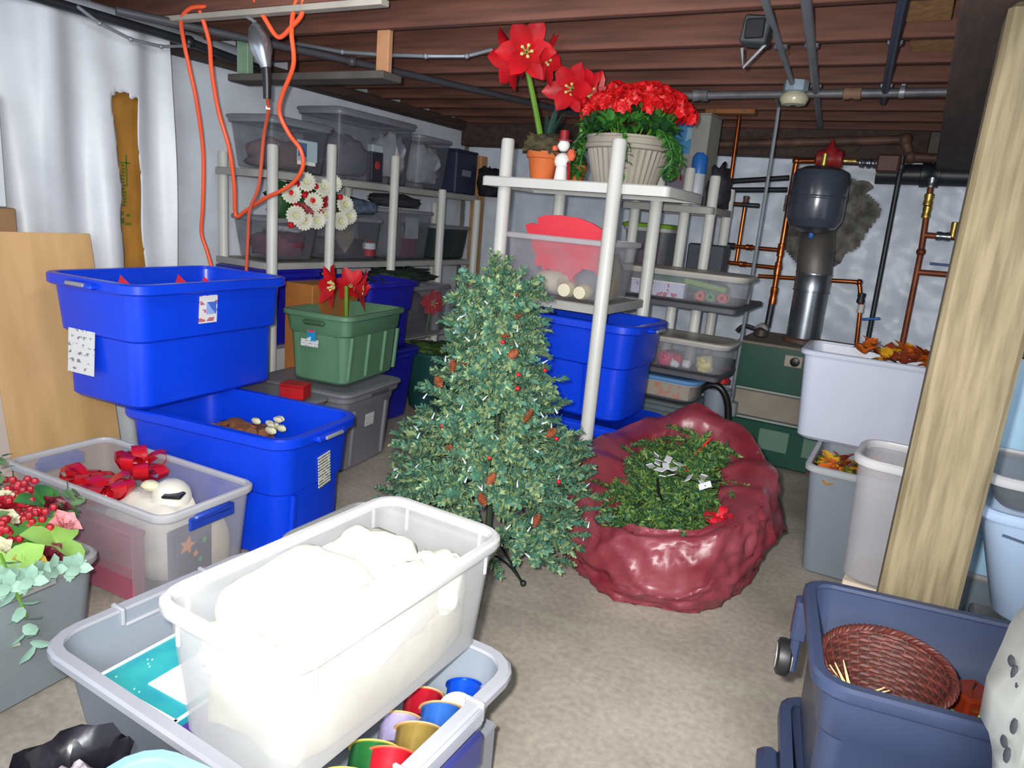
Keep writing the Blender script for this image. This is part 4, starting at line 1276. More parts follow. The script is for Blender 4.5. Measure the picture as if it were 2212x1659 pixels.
bloom(a1, (.03, -.19, .56), (.9, .1, -.15), .13)
bloom(a1, (-.075, -.205, .55), (-.95, .1, -.15), .15)
a2 = thing('potted_amaryllis', 'shorter red silk amaryllis in a small terracotta pot beside the ribbed planter', 'plant', (-1.735, 3.72, AZ))
terra_pot(a2, 0.06, 0.10)
obj('moss', lump((0, 0, .11), (.05, .05, .03), 5, .4, 62), MOSS, a2, 60)
mb = MB(); mb.tube([(0, 0, .10), (.02, -.03, .26), (.03, -.06, .43)], [.014, .011], 8, smooth_n=4)
obj('stem', mb, STEM, a2)
bloom(a2, (-.01, -.13, .47), (.2, -.95, -.15), .14)
bloom(a2, (.06, -.08, .45), (.75, -.6, .05), .13)
bloom(a2, (.08, -.03, .47), (.95, .1, .3), .12)
fg = thing('snowman_ornament', 'small white and orange snowman ornament by the terracotta pot', 'ornament', (-1.70, 3.46, AZ), .3)
fg.scale = (1.3, 1.3, 1.3)
mb = MB(); mb.ball((0, 0, .075), .032, 10, 7); mb.ball((0, 0, .135), .026, 10, 7); mb.lathe([(.028, 0), (.022, .05)], seg=10, cap0=True, cap1=True)
obj('body', mb, WHITE, fg)
mb = MB(); mb.lathe([(.034, .15), (.034, .156), (.02, .157), (.018, .19)], seg=10, cap0=True, cap1=True)
obj('hat', mb, REDD, fg)
mb = MB(); mb.ball((.035, 0, .10), .018, 8, 6, (1, 1, 1.4)); obj('mitten', mb, mat('salmon felt', '#d8603e', .7), fg)
mb = MB(); mb.ball((-.03, -.02, .12), .012, 6, 5); obj('mitten', mb, mat('salmon felt', ''), fg)
mb = MB(); mb.tube([(.0, .02, .10), (.03, -.02, .06), (.035, -.02, 0.0)], .007, 6, smooth_n=3)
obj('scarf', mb, REDD, fg)
# ribbed planter with geraniums
PL = mat('stone grey planter', '#9b9387', .7, .07, 5.0)
pt = thing('potted_geranium', 'large ribbed grey planter of red geraniums on the top shelf', 'plant', (-1.425, 3.66, AZ))
def ribbed(prof, seg=72, dep=.004):
    rings = []
    for r_, z, k in prof:
        rings.append([Vector(((r_ + (dep if j % 2 else -dep) * k) * math.cos(2 * PI * j / seg), (r_ + (dep if j % 2 else -dep) * k) * math.sin(2 * PI * j / seg), z)) for j in range(seg)])
    return rings
mb = MB(); mb.loft(ribbed([(.155, 0, 0), (.16, .01, 1), (.205, .175, 1), (.208, .18, 0), (.195, .18, 0), (.15, .01, 0)]), True, True)
obj('pot', mb, PL, pt, 20)
mb = MB(); mb.lathe([(.205, .172), (.222, .178), (.226, .195), (.218, .20), (.216, .225), (.222, .23), (.222, .24), (.20, .24), (.196, .18)], seg=48, close=True)
obj('pot_rim', mb, PL, pt)
LM = []
for v in range(3):
    mb = MB()
    for k in range(7):
        pm = Matrix.Rotation(RU(0, 6.28), 4, 'Z') @ Matrix.Translation((RU(0, .03), RU(-.02, .02), RU(-.02, .02))) @ Matrix.Rotation(-R(RU(-10, 70)), 4, 'Y')
        petal(mb, pm, RU(.05, .08), RU(.03, .05), -.25, .1, 3)
    LM.append(mb.mesh('leaf_cluster', LEAF if v else LEAFD, 60))
for k in range(70):
    a = RU(0, 6.28); q = math.sqrt(RU(.05, 1))
    link('leaf_cluster', LM[k % 3], pt, (q * .23 * math.cos(a), q * .23 * math.sin(a), .25 + .10 * (1 - q * q) + RU(-.01, .04)), (RU(-.4, .4), RU(-.4, .4), RU(0, 6)))
def vine(t, pts, n=14):
    mb = MB(); mb.tube(pts, .003, 5, smooth_n=6)
    P = spline([Vector(p) for p in pts], 8)
    for k in range(n):
        q = P[int((k + .5) / n * (len(P) - 1))]
        for s in (-1, 1):
            pm = Matrix.Translation(q) @ Matrix.Rotation(RU(0, 6.28), 4, 'Z') @ Matrix.Rotation(R(RU(-20, 50)), 4, 'Y')
            petal(mb, pm, RU(.03, .055), RU(.018, .026), -.2, .1, 3)
    obj('vine', mb, LEAF if RU(0, 1) > .3 else LEAFD, t, 60)
for k in range(9):
    y0 = RU(-.12, .12); x0 = -.21 - RU(0, .03)
    vine(pt, [(x0 + .03, y0, .27), (x0 - .03, y0 - .02, .20), (x0 - .04 - RU(0, .04), y0 - .03, .10), (x0 - .03 - RU(0, .04), y0 - .04, .02 + RU(0, .05))], 16)
for k in range(7):
    y0 = RU(-.14, .08); x0 = .20
    vine(pt, [(x0, y0, .27), (x0 + .06, y0 - .02, .22), (x0 + .06 + RU(0, .04), y0 - .03, .13), (x0 + .04 + RU(0, .04), y0 - .04, .03 + RU(0, .05))], 15)
vine(pt, [(.04, -.19, .26), (.06, -.235, .22), (.05, -.225, .12), (.07, -.215, .05)], 16)
vine(pt, [(.05, -.19, .26), (.08, -.235, .19), (.09, -.22, .10)], 12)
def floret_cluster(seed):
    random.seed(seed)
    mb = MB()
    for k in range(15):
        v = Vector((RU(-1, 1), RU(-1, 1), RU(-.1, 1))).normalized() * .042
        f = frame(v, v)
        for q in range(5):
            pm = f @ Matrix.Rotation(q * 2 * PI / 5, 4, 'Z') @ Matrix.Rotation(-R(25), 4, 'Y')
            petal(mb, pm, .027, .026, -.2, .1, 2)
    return mb.mesh('bloom', mat('geranium red', '#cc1418', .5, .18, 12.0), 60)
FM = [floret_cluster(3), floret_cluster(4)]
random.seed(11)
for k in range(58):
    a = k * 2.399; q = math.sqrt((k + .5) / 58)
    link('bloom', FM[k % 2], pt, (.03 + q * .27 * math.cos(a), q * .25 * math.sin(a), .47 - .13 * q * q + RU(-.02, .02)), (RU(-.3, .3), RU(-.3, .3) + .5 * q, a))
for k in range(14):
    a = RU(0, 6.28); q = RU(.3, 1)
    mb = MB(); mb.tube([(.08 * math.cos(a), .08 * math.sin(a), .24), (q * .22 * math.cos(a), q * .22 * math.sin(a), .40)], .004, 5)
    obj('stem', mb, STEM, pt)

# ------------------------------------------------------------------ second shelving unit, flat tubs
G = thing('shelving_unit', 'white resin shelving unit further back, holding the flat lidded tubs', 'shelving', (0, 0, 0))
for x, y, zt in ((-1.365, 4.62, 1.89), (-1.20, 4.62, 1.85), (-1.70, 4.62, 1.85), (-1.70, 5.05, 1.8), (-1.20, 5.05, 1.8)):
    post(G, x, y, 0, zt, .033)
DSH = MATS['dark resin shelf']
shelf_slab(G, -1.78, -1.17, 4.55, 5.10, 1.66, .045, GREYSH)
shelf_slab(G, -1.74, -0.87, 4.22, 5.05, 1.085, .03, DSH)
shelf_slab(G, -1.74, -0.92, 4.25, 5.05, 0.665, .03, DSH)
def flat_tub(label, loc, L, W, H, rz, lidm):
    t = clear_tub(label, loc, L, W, H, rz, m=CLR, rm=CLRIM, taper=.015, r=.07, rim_w=.010, rim_h=.02)
    lid_part(t, L + .01, W + .01, H - .012, lidm, .08, .030)
    return t
LIDW = mat('white tub lid', '#b7b3aa', 0.45, .05, 4.0)
flat_tub('flat clear tub with a white lid and green wrapping inside, topmost of the flat tubs', (-1.24, 4.40, 1.087), 0.80, 0.36, 0.17, R(-1), LIDW)
flat_tub('flat clear tub with a white lid holding pale wheels and pink toys', (-1.21, 4.42, 0.667), 0.66, 0.36, 0.185, R(-1), LIDW)
t = flat_tub('small flat tub with a light blue lid, lowest of the flat tubs', (-1.29, 4.38, 0.472), 0.52, 0.30, 0.13, R(-1), mat('pale blue lid', '#5f8fc0', .4))
gw = thing('wrapping_roll', 'green wrapping paper lying in the topmost flat tub', 'paper', (-1.20, 4.41, 1.10))
mb = MB(); mb.tube([(-.25, .03, .085), (0.0, .0, .09), (.22, -.03, .06)], .045, 12)
obj('roll', mb, mat('green paper', '#3f7a5f', .6, .2, 6.0), gw)
mb = MB(); mb.tube([(-.02, -.07, .11), (.24, -.10, .08)], .018, 8)
obj('stripe', mb, mat('lime paper', '#8fae5a', .6), gw)
gw = thing('gift_wrap_box', 'white box printed with red holly in the topmost flat tub', 'box', (-1.37, 4.30, 1.10), R(-1))
mb = MB(); mb.box((0, 0, .045), (.34, .06, .085), bev=.003)
obj('carton', mb, printed('holly print', '#c4c6dc', '#b05064', 'blob', 70, .60), gw)
mb = MB(); mb.box((0, 0, .09), (.345, .064, .01), bev=.002)
obj('lid', mb, WHITE, gw)
for k, (x, m_) in enumerate(((-1.10, '#c8604a'), (-1.04, '#4f8a5a'), (-0.97, '#c04a52'))):
    s_ = thing('ribbon_spool', ('orange', 'green', 'red')[k] + ' ribbon spool in the topmost flat tub', 'ribbon', (x, 4.29, 1.135))
    mb = MB(); mb.lathe([(.028, -.02), (.028, .02), (.01, .02), (.01, -.02)], seg=16, close=True, rot=Matrix.Rotation(PI / 2, 4, 'X').to_euler())
    obj('ribbon', mb, mat('spool colour ' + 'abc'[k], m_, .5), s_)
    mb = MB(); mb.lathe([(.032, -.024), (.032, -.02), (.01, -.02), (.01, -.024)], seg=16, close=True, rot=Matrix.Rotation(PI / 2, 4, 'X').to_euler())
    obj('flange', mb, TAN, s_)
wl = thing('toy_wheel', 'pale grey disc standing in the flat tub of pink toys', 'disc', (-1.40, 4.28, 0.745), 0)
mb = MB(); mb.lathe([(.015, -.006), (.068, -.006), (.068, .006), (.015, .006)], seg=28, close=True, rot=Matrix.Rotation(PI / 2, 4, 'X').to_euler())
obj('disc', mb, mat('pale disc', '#9fb0bc', .5), wl)
mb = MB(); mb.lathe([(.004, -.008), (.014, -.008), (.014, .008), (.004, .008)], seg=14, close=True, rot=Matrix.Rotation(PI / 2, 4, 'X').to_euler())
obj('hub', mb, BLACK, wl)
for k, (x, z, r_, c_, lb) in enumerate(((-1.26, .725, .05, '#b06478', 'round dusty pink toy beside the pale disc'), (-1.47, .72, .045, '#b0706a', 'salmon toy left of the pale disc'), (-1.19, .735, .028, '#c03a50', 'small bright pink toy in the middle of the flat tub'), (-1.20, .705, .03, '#d0cfd6', 'small white toy in the middle of the flat tub'), (-1.13, .71, .028, '#d8d8d8', 'white block toy in the flat tub'), (-1.02, .73, .055, '#b5ac84', 'cream toy at the right end of the flat tub'))):
    s_ = thing('soft_toy', lb, 'toy', (x, 4.30, z - r_ * .85))
    obj('body', lump((0, 0, r_ * .85), (r_, r_, r_), 2, .3, 70 + k), mat('toy colour ' + 'abcdef'[k], c_, .7), s_, 60)
    mb = MB(); mb.ball((0, -r_ * .7, r_ * 1.2), r_ * .4, 8, 6)
    obj('knob', mb, mat('toy colour ' + 'abcdef'[k], c_), s_)
gw = thing('gift_wrap_box', 'box with a band of orange and green fruit in the lowest flat tub', 'box', (-1.29, 4.38, .484), R(-1))
mb = MB(); mb.box((0, 0, .05), (.42, .22, .095), bev=.003)
obj('carton', mb, printed('fruit print', '#a89c78', '#cc6a3a', 'blob', 55, .54), gw)
mb = MB(); mb.box((0, 0, .099), (.425, .225, .008), bev=.002)
obj('lid', mb, mat('pink card', '#b86a70', .6), gw)
t = tote('storage_bin', 'grey green tub on the floor under the flat tubs', (-1.36, 4.42, 0.0), 0.62, 0.42, 0.44, mat('grey green plastic', '#59666a', .45, .06, 3.0), taper=.03, handles='x')
lid_part(t, .62, .42, .438, MATS['grey green plastic'], .06, .028)
# box, blue item, dark sack on the top shelf of the far unit
bx = thing('picture_box', 'tall clear fronted box with a blue picture beside the geraniums', 'box', (-1.42, 4.80, 1.662), R(-4))
mb = MB(); mb.box((0, 0, .28), (.26, .22, .56), bev=.006)
obj('carton', mb, mat('grey box board', '#8a8a84', .6, .1, 5.0), bx)
mb = MB(); mb.box((-.04, -.112, .42), (.12, .004, .20))
obj('picture', mb, printed('blue picture', '#3f7fae', '#86a8b8', 'blob', 22, .55), bx, label='blue picture')
mb = MB(); mb.box((0, -.111, .12), (.20, .004, .14))
obj('picture', mb, printed('pink picture', '#6f6878', '#a04a5c', 'blob', 30, .58), bx, label='pink and grey picture')
mb = MB(); mb.box((0, 0, .563), (.262, .222, .006))
obj('lid', mb, mat('grey box board', ''), bx)
bx = thing('spray_can', 'blue and white bottle standing on the far shelf behind its post', 'bottle', (-1.335, 4.70, 1.662))
mb = MB(); mb.lathe([(.045, 0), (.048, .01), (.048, .20), (.02, .24)], seg=18, cap0=True, cap1=True)
obj('bottle', mb, mat('white bottle', '#b8bcc4', .4), bx)
mb = MB(); mb.lathe([(.049, .20), (.049, .30), (.03, .33)], seg=18, cap0=True, cap1=True)
obj('cap', mb, mat('bright blue cap', '#2a66b4', .4), bx)
bx = thing('fabric_bag', 'slumped dark grey bag at the right end of the far top shelf', 'bag', (-1.235, 4.86, 1.662))
obj('sack', lump((0, 0, .12), (.07, .14, .14), 2, .35, 81), mat('dark grey cloth', '#33353c', .8, .15, 6.0), bx, 60)
mb = MB(); mb.tube([(.0, -.06, .22), (.02, 0, .29), (.0, .06, .22)], .01, 6, smooth_n=4)
obj('strap', mb, BLACK, bx)
# contents on the middle level: dark clear bin with toys behind the red cut-out, tall grey panels
t = clear_tub('clear bin with a lime lid and pink toy behind the red cut-out', (-1.62, 4.84, 1.088), 0.34, 0.40, 0.42, 0, m=GREYCL, rm=CLRIM)
lid_part(t, .35, .41, .415, mat('lime lid', '#6f9a2c', .5), .05, .03)
s_ = thing('soft_toy', 'magenta pink toy in the lime lidded bin', 'toy', (-1.60, 4.74, 1.10))
obj('body', lump((0, 0, .17), (.07, .06, .18), 2.4, .4, 83), mat('magenta toy', '#b0447c', .7), s_, 60)
mb = MB(); mb.ball((0, -.03, .32), .045, 8, 6); obj('head', mb, MATS['magenta toy'], s_)
bx = thing('metal_cabinet', 'dark grey box with a bright strip standing behind the flat tubs', 'box', (-1.08, 4.95, 1.088))
mb = MB(); mb.box((-.18, 0, .17), (.25, .16, .34), bev=.01)
obj('case', mb, mat('dark grey case', '#3c414a', .45), bx)
mb = MB(); mb.box((-.16, -.082, .25), (.02, .006, .12), bev=.002)
obj('strip', mb, mat('bright strip', '#c8d4dc', .2), bx)
# hose loop and black case under the flat tubs at right
hz = thing('vacuum_hose', 'black hose arched over on the floor beside the boiler', 'hose', (-0.98, 4.48, 0.0))
mb = MB(); mb.tube([(-.14, 0, .02), (-.13, 0, .42), (-.05, -.02, .56), (.05, -.02, .56), (.11, 0, .40), (.12, 0, .02)], .022, 10, smooth_n=6)
obj('hose', mb, BLACK, hz)
for k in range(10):
    mb = MB(); mb.lathe([(.023, -.004), (.026, 0), (.023, .004)], (-.137, 0, .06 + .035 * k), 12, close=False)
    obj('hose_ring', mb, BLACK, hz)
hz = thing('grey_bucket', 'pale grey bucket inside the black hose loop', 'bucket', (-0.985, 4.62, 0.0))
mb = MB(); mb.lathe([(.07, 0), (.085, .50), (.09, .50), (.09, .53), (.078, .53), (.066, .01)], seg=24, cap0=True, cap1=True)
obj('bucket', mb, mat('pale grey pail', '#7e8794', .5), hz)
mb = MB(); mb.tube([(-.09, 0, .5), (0, -.05, .56), (.09, 0, .5)], .005, 6, smooth_n=4)
obj('handle', mb, BLACK, hz)
hz = thing('red_lamp', 'small red and black lantern above the hose loop', 'lantern', (-0.965, 4.62, 0.57))
mb = MB(); mb.lathe([(.04, 0), (.04, .03), (.025, .04), (.025, .07), (.04, .08), (.04, .10)], seg=14, cap0=True, cap1=True)
obj('lantern', mb, mat('lantern red', '#a81c28', .4), hz)
mb = MB(); mb.tube([(-.04, 0, .09), (0, 0, .14), (.04, 0, .09)], .004, 6, smooth_n=4)
obj('handle', mb, BLACK, hz)
cd = thing('conduit', 'thin grey conduit dropping from the ceiling lamp to beside the boiler', 'pipe', (0, 0, 0))
mb = MB(); mb.tube([(-.86, 4.30, 2.27), (-.90, 4.62, 2.275), (-.912, 4.74, 2.20), (-.912, 4.75, 1.5), (-.92, 4.75, .40)], .011, 8, smooth_n=3)
obj('tube', mb, GALV, cd)
mb = MB(); mb.box((-.925, 4.76, .38), (.10, .06, .10), bev=.008)
obj('switch_box', mb, GALV, cd)

# ------------------------------------------------------------------ long rack on the left wall
C = thing('shelving_rack', 'long white resin shelving rack along the left wall at the back', 'shelving', (0, 0, 0))
for y, zt in ((3.12, 1.79), (3.61, 1.85), (4.26, 1.85), (4.87, 1.66), (5.40, 1.61)):
    post(C, -3.43, y, 0, zt, .033)
    post(C, -3.90, y + .03, 0, zt - .05, .030)
shelf_slab(C, -3.93, -3.44, 3.10, 5.44, 1.645, .045, MATS['grey resin shelf'])
shelf_slab(C, -3.93, -3.44, 3.10, 5.44, 1.095, .04, MATS['grey resin shelf'])
shelf_slab(C, -3.93, -3.38, 4.05, 5.44, 0.525, .04, MATS['grey resin shelf'])
CLRD = clear('cloudy clear plastic', '#8f929e', 0.20)
RIMD = clear('cloudy rim', '#a2a4ae', 0.8)
def rack_tub(label, y0, y1, z, H, x0=-3.88, x1=-3.47, m=CLRD, lid=False, **kw):
    t = clear_tub(label, ((x0 + x1) / 2, (y0 + y1) / 2, z), x1 - x0, y1 - y0, H, 0, m=m, rm=RIMD, **kw)
    if lid:
        lid_part(t, x1 - x0 + .005, y1 - y0 + .005, H - .005, RIMD, .05, .025)
    return t
def filler(name, label, c, s, seed, m, cat, n1=2.5, amp=.3):
    t = thing(name, label, cat, (c[0], c[1], c[2] - s[2]))
    obj('bulk', lump((0, 0, s[2]), s, n1, amp, seed), m, t, 60)
    mb = MB(); mb.tube([(s[0] * .5, -s[1] * .4, s[2] * 1.5), (s[0] * .7, 0, s[2] * 1.7), (s[0] * .5, s[1] * .4, s[2] * 1.5)], min(s) * .12, 6, smooth_n=3)
    obj('fold', mb, m, t, 60)
    return t
LILAC = mat('grey lilac cloth', '#6a6674', .8, .15, 5.0)
# top level
rack_tub('clear bin with a blue and white label at the left end of the rack top', 3.14, 3.68, 1.647, .30, lid=True)
lb = thing('label_card', 'blue and white card in front of the left bin on the rack top', 'card', (-3.455, 3.42, 1.70))
mb = MB(); mb.box((0, 0, .085), (.004, .17, .125), bev=.001)
obj('card', mb, mat('pale blue card', '#a9bcc6', .6), lb)
mb = MB(); mb.box((.004, -.045, .09), (.004, .07, .08))
obj('blue_square', mb, mat('muted blue', '#4f6896', .6), lb, label='blue square')
mb = MB(); mb.box((-.006, 0, .02), (.006, .15, .04)); obj('stand', mb, WHITE, lb)
filler('cloth_bundle', 'brown cloth in the left bin on the rack top', (-3.68, 3.41, 1.75), (.16, .22, .095), 90, mat('brown pink cloth', '#7a625e', .8), 'cloth bundle')
rack_tub('tall clear bin of white stuffing in the middle of the rack top', 3.72, 4.56, 1.647, .44, lid=True)
filler('stuffed_pillow', 'white stuffed pillow in the tall clear bin on the rack top', (-3.62, 4.40, 1.85), (.12, .12, .17), 91, mat('white stuffing', '#a6a8b0', .8, .05, 5.0), 'pillow')
filler('cloth_bundle', 'grey lilac cloth filling the left of the tall clear bin', (-3.70, 3.98, 1.80), (.14, .22, .14), 92, LILAC, 'cloth bundle')
bt = thing('gift_box', 'dark box with a red and white picture in the tall clear bin', 'box', (-3.52, 4.14, 1.66))
mb = MB(); mb.box((0, 0, .10), (.05, .12, .20), bev=.004); obj('carton', mb, mat('dark card', '#2a2634', .6), bt)
mb = MB(); mb.box((0, 0, .225), (.05, .12, .05), bev=.004); obj('lid', mb, mat('pale card', '#a8b6bc', .6), bt)
mb = MB(); mb.ball((.026, .0, .11), .03, 10, 7, (.2, 1, 1)); obj('picture', mb, mat('red picture', '#a03038', .6), bt)
rack_tub('clear bin of white stuffing at the right of the rack top', 4.60, 5.06, 1.647, .40)
filler('stuffed_pillow', 'white stuffed pillow in the right bin on the rack top', (-3.66, 4.83, 1.84), (.15, .17, .17), 93, mat('white stuffing', ''), 'pillow')
bx = thing('dark_crate', 'dark blue crate with a white label at the far end of the rack top', 'box', (-3.64, 5.26, 1.647))
mb = MB(); mb.box((0, 0, .17), (.34, .32, .34), bev=.01); obj('crate', mb, mat('dark blue crate', '#2b2d44', .5, .1, 4.0), bx)
mb = MB(); mb.box((.172, 0, .17), (.004, .13, .05)); obj('label', mb, mat('pale grey label', '#7b7a8a', .6), bx, label='small grey label')
mb = MB(); mb.box((0, 0, .345), (.35, .33, .02), bev=.006); obj('lid', mb, MATS['dark blue crate'], bx)
bx = thing('black_sack', 'black cloth drooping over the far end of the rack top', 'bag', (-3.40, 5.55, 1.66))
obj('sack', lump((0, 0, .10), (.12, .10, .13), 3, .4, 95), mat('black cloth', '#1a1a20', .8), bx, 60)
mb = MB(); mb.tube([(.05, 0, .10), (.12, .04, .0), (.10, .05, -.12)], .02, 6, smooth_n=3); obj('strap', mb, MATS['black cloth'], bx)
# wreath bouquet between the levels
wr = thing('flower_wreath', 'round bouquet of white mums and red berries on the rack, at left', 'wreath', (-3.50, 3.52, 1.46))
obj('foliage', lump((-.05, 0, 0), (.07, .30, .14), 4, .4, 96), LEAFD, wr, 60)
mums = [(-.24, .06), (-.05, .02), (-.12, .14), (-.13, -.10), (-.20, -.09 + .02), (.06, -.05), (.03, .12), (.24, .02), (.28, -.05), (.12, .15), (-.02, -.09), (.20, -.09)]
def mum(t, at, d, r_, m):
    f = frame(d, at)
    mb = MB()
    for ring, (n, l, tilt) in enumerate(((18, 1.0, 6), (14, .82, 26), (9, .58, 50))):
        for k in range(n):
            pm = f @ Matrix.Rotation(2 * PI * k / n + ring * .2, 4, 'Z') @ Matrix.Rotation(-R(tilt), 4, 'Y')
            petal(mb, pm, r_ * l, r_ * .50, -.10, .06, 3, .9)
    o = obj('bloom', mb, m, t, 60)
    mb = MB(); mb.ball(f @ Vector((0, 0, r_ * .15)), r_ * .2, 8, 5)
    obj('bloom_centre', mb, YEL, o)
for (yy, zz) in mums:
    mum(wr, (.06, yy, zz), (.85, -.5 + yy * .6, .1 + zz), .062, CREAMW)
for k in range(16):
    mb = MB(); mb.ball((.045 + RU(-.01, .02), RU(-.27, .27), RU(-.14, .15)), .020, 8, 6)
    obj('berry', mb, RED, wr)
for k in range(6):
    mum(wr, (.05, RU(-.15, .15), RU(-.06, .12)), (.8, -.5, .2), .05, REDD)
# middle level
rack_tub('clear bin with red and white contents under the white mums', 3.16, 3.60, 1.097, .27)
filler('red_cloth', 'dull red cloth in the clear bin under the white mums', (-3.66, 3.38, 1.19), (.15, .17, .08), 97, mat('dull red cloth', '#6d3444', .8, .2, 6.0), 'cloth bundle')
filler('white_cloth', 'white folded cloth on the dull red cloth under the mums', (-3.58, 3.36, 1.30), (.09, .14, .025), 98, mat('white stuffing', ''), 'cloth bundle')
rack_tub('clear bin with a tan heart and red tags on the rack middle shelf', 3.66, 4.24, 1.097, .30)
ht = thing('heart_ornament', 'tan heart shaped ornament in the clear bin on the rack', 'ornament', (-3.52, 3.85, 1.15))
poly = [(0, 0), (-.05, .055), (-.085, .10), (-.09, .135), (-.06, .16), (-.02, .15), (0, .125), (.02, .15), (.06, .16), (.09, .135), (.085, .10), (.05, .055)]
mb = MB(); mb.prism(poly, -.012, .012, Matrix(((0, 0, 1, 0), (1, 0, 0, 0), (0, 1, 0, 0), (0, 0, 0, 1))))
obj('heart', mb, mat('tan felt', '#8f8478', .8), ht)
mb = MB(); mb.tube([(0, -.02, .15), (0, 0, .20), (0, .02, .15)], .003, 5, smooth_n=3); obj('loop', mb, TAN, ht)
filler('red_cloth', 'dark mixed decorations in the heart bin on the rack', (-3.70, 3.95, 1.18), (.13, .24, .07), 99, mat('dark mixed cloth', '#4a4048', .8, .3, 12.0), 'decoration')
sx = thing('santa_hat', 'little red and white hat in the heart bin on the rack', 'hat', (-3.51, 4.10, 1.13))
mb = MB(); mb.lathe([(.045, .0), (.04, .05), (.02, .09), (.005, .12)], seg=12, cap0=True, cap1=True); obj('cone', mb, mat('hat red', '#8f2434', .7), sx)
mb = MB(); mb.lathe([(.038, .045), (.05, .05), (.05, .09), (.038, .095)], seg=12, close=True); obj('trim', mb, mat('white stuffing', ''), sx)
rack_tub('clear bin with a white card and red decorations in the middle of the rack', 4.30, 4.86, 1.097, .38)
bt = thing('greeting_card', 'white card standing in the clear bin in the middle of the rack', 'card', (-3.51, 4.60, 1.26))
mb = MB(); mb.box((0, 0, .08), (.006, .16, .16)); obj('card', mb, mat('pale lilac card', '#a8a8b4', .6), bt)
mb = MB(); mb.box((-.03, 0, -.07), (.05, .12, .14)); obj('box_below', mb, mat('maroon card', '#6f3448', .6), bt)
rack_tub('dark green tinted bin at the right of the rack middle shelf', 4.90, 5.42, 1.097, .28, m=clear('green tinted plastic', '#3c4a48', .75))
filler('garland_heap', 'dark green garland heap in the tinted bin on the rack', (-3.66, 5.15, 1.21), (.14, .18, .10), 100, mat('dark garland', '#27382c', .8, .3, 16.0, bump=.8), 'garland')
filler('tinsel_heap', 'grey blue tinsel heap behind the wreath on the rack', (-3.72, 4.10, 1.47), (.12, .28, .06), 101, mat('grey blue tinsel', '#5f6c80', .5, .3, 20.0, bump=.8), 'tinsel')
filler('dark_cloth', 'dark folded cloth on top of the middle bin of the rack', (-3.68, 4.58, 1.535), (.13, .24, .05), 102, mat('dark grey cloth', ''), 'cloth bundle')
bx = thing('brown_plank', 'brown timber upright behind the far end of the rack', 'plank', (-3.62, 5.70, 0))
mb = MB(); mb.box((0, 0, 1.0), (.09, .10, 2.0), bev=.004); obj('plank', mb, WOODP, bx)
# below
t = tote('storage_tote', 'deep blue tote on the floor at the back, under the rack front', (-3.30, 3.90, 0.0), .52, .56, .50, BLUED, taper=.04, handles='x')
lid_part(t, .52, .56, .498, BLUED, .06, .03)
t = tote('storage_tote', 'deep blue tote stacked behind the red amaryllis', (-3.30, 3.86, .529), .52, .56, .47, BLUED, taper=.04, handles='y', ledge=.27)
t = tote('storage_tote', 'deep blue lidded tote under the left end of the rack', (-3.66, 3.32, .56), .42, .56, .47, BLUED, taper=.03, handles=None)
lid_part(t, .42, .56, .468, BLUED, .06, .03)
bx = thing('shipping_carton', 'white carton beside the grey totes, supporting a deep blue tote', 'box', (-3.64, 3.31, 0))
mb = MB(); mb.box((0, 0, .278), (.44, .56, .556), bev=.004); obj('carton', mb, mat('white carton board', '#b4b4b8', .7), bx)
mb = MB(); mb.box((.222, 0, .278), (.003, .06, .55)); obj('tape', mb, mat('tape', '#a09c94', .3), bx)
bx = thing('shipping_carton', 'orange brown carton between the big blue tote and the amaryllis', 'box', (-3.22, 3.34, 0.0), R(2))
mb = MB(); mb.box((0, 0, .50), (.22, .42, 1.0), bev=.004); obj('carton', mb, mat('orange brown card', '#a0642c', .7, .1, 5.0), bx)
mb = MB(); mb.box((.112, 0, .5), (.003, .05, .99)); obj('tape', mb, mat('tan tape', '#8f6a40', .35), bx)
rack_tub('clear bin with a printed red flower behind the tree', 4.12, 4.80, .527, .40, x0=-3.78, x1=-3.22)
fl = thing('poinsettia_bloom', 'red poinsettia seen inside the clear bin behind the tree', 'flower', (-3.30, 4.62, .78))
mb = MB(); mb.tube([(-.03, 0, -.24), (0, 0, 0)], .006, 6); obj('stem', mb, STEM, fl)
bloom(fl, (.01, 0, 0), (.9, -.4, .1), .095, RED, 8, .9)
filler('lilac_heap', 'dim grey lilac decorations filling the red flower bin', (-3.52, 4.46, .70), (.20, .28, .15), 104, mat('dim mixed cloth', '#5a5662', .8, .35, 9.0), 'decoration')
filler('garland_heap', 'dark green garland lying on top of the red flower bin', (-3.45, 4.40, .985), (.17, .30, .05), 103, mat('dark garland', ''), 'garland', 5, .5)
t = tote('waste_bin', 'dark green tapered bin of leaves half hidden behind the tree', (-3.10, 4.42, 0.0), .50, .50, .47, DGREEN, taper=.06, r=.16, handles=None, cat='bin')
filler('leaf_heap', 'green and yellow leaves on top of the dark green bin', (-3.10, 4.42, .45), (.19, .19, .06), 105, mat('green yellow leaves', '#3d5a24', .7, .5, 22.0, bump=.8), 'leaves', 5, .5)
bk = thing('terracotta_saucer', 'terracotta saucer on the floor to the left of the tree', 'saucer', (-2.42, 3.72, 0))
mb = MB(); mb.lathe([(.10, 0), (.13, .045), (.12, .045), (.095, .01)], seg=28, cap0=True, cap1=True); obj('dish', mb, TERRA, bk)
mb = MB(); mb.lathe([(.128, .035), (.136, .04), (.136, .05), (.12, .05)], seg=28, close=True); obj('dish_rim', mb, TERRA, bk)

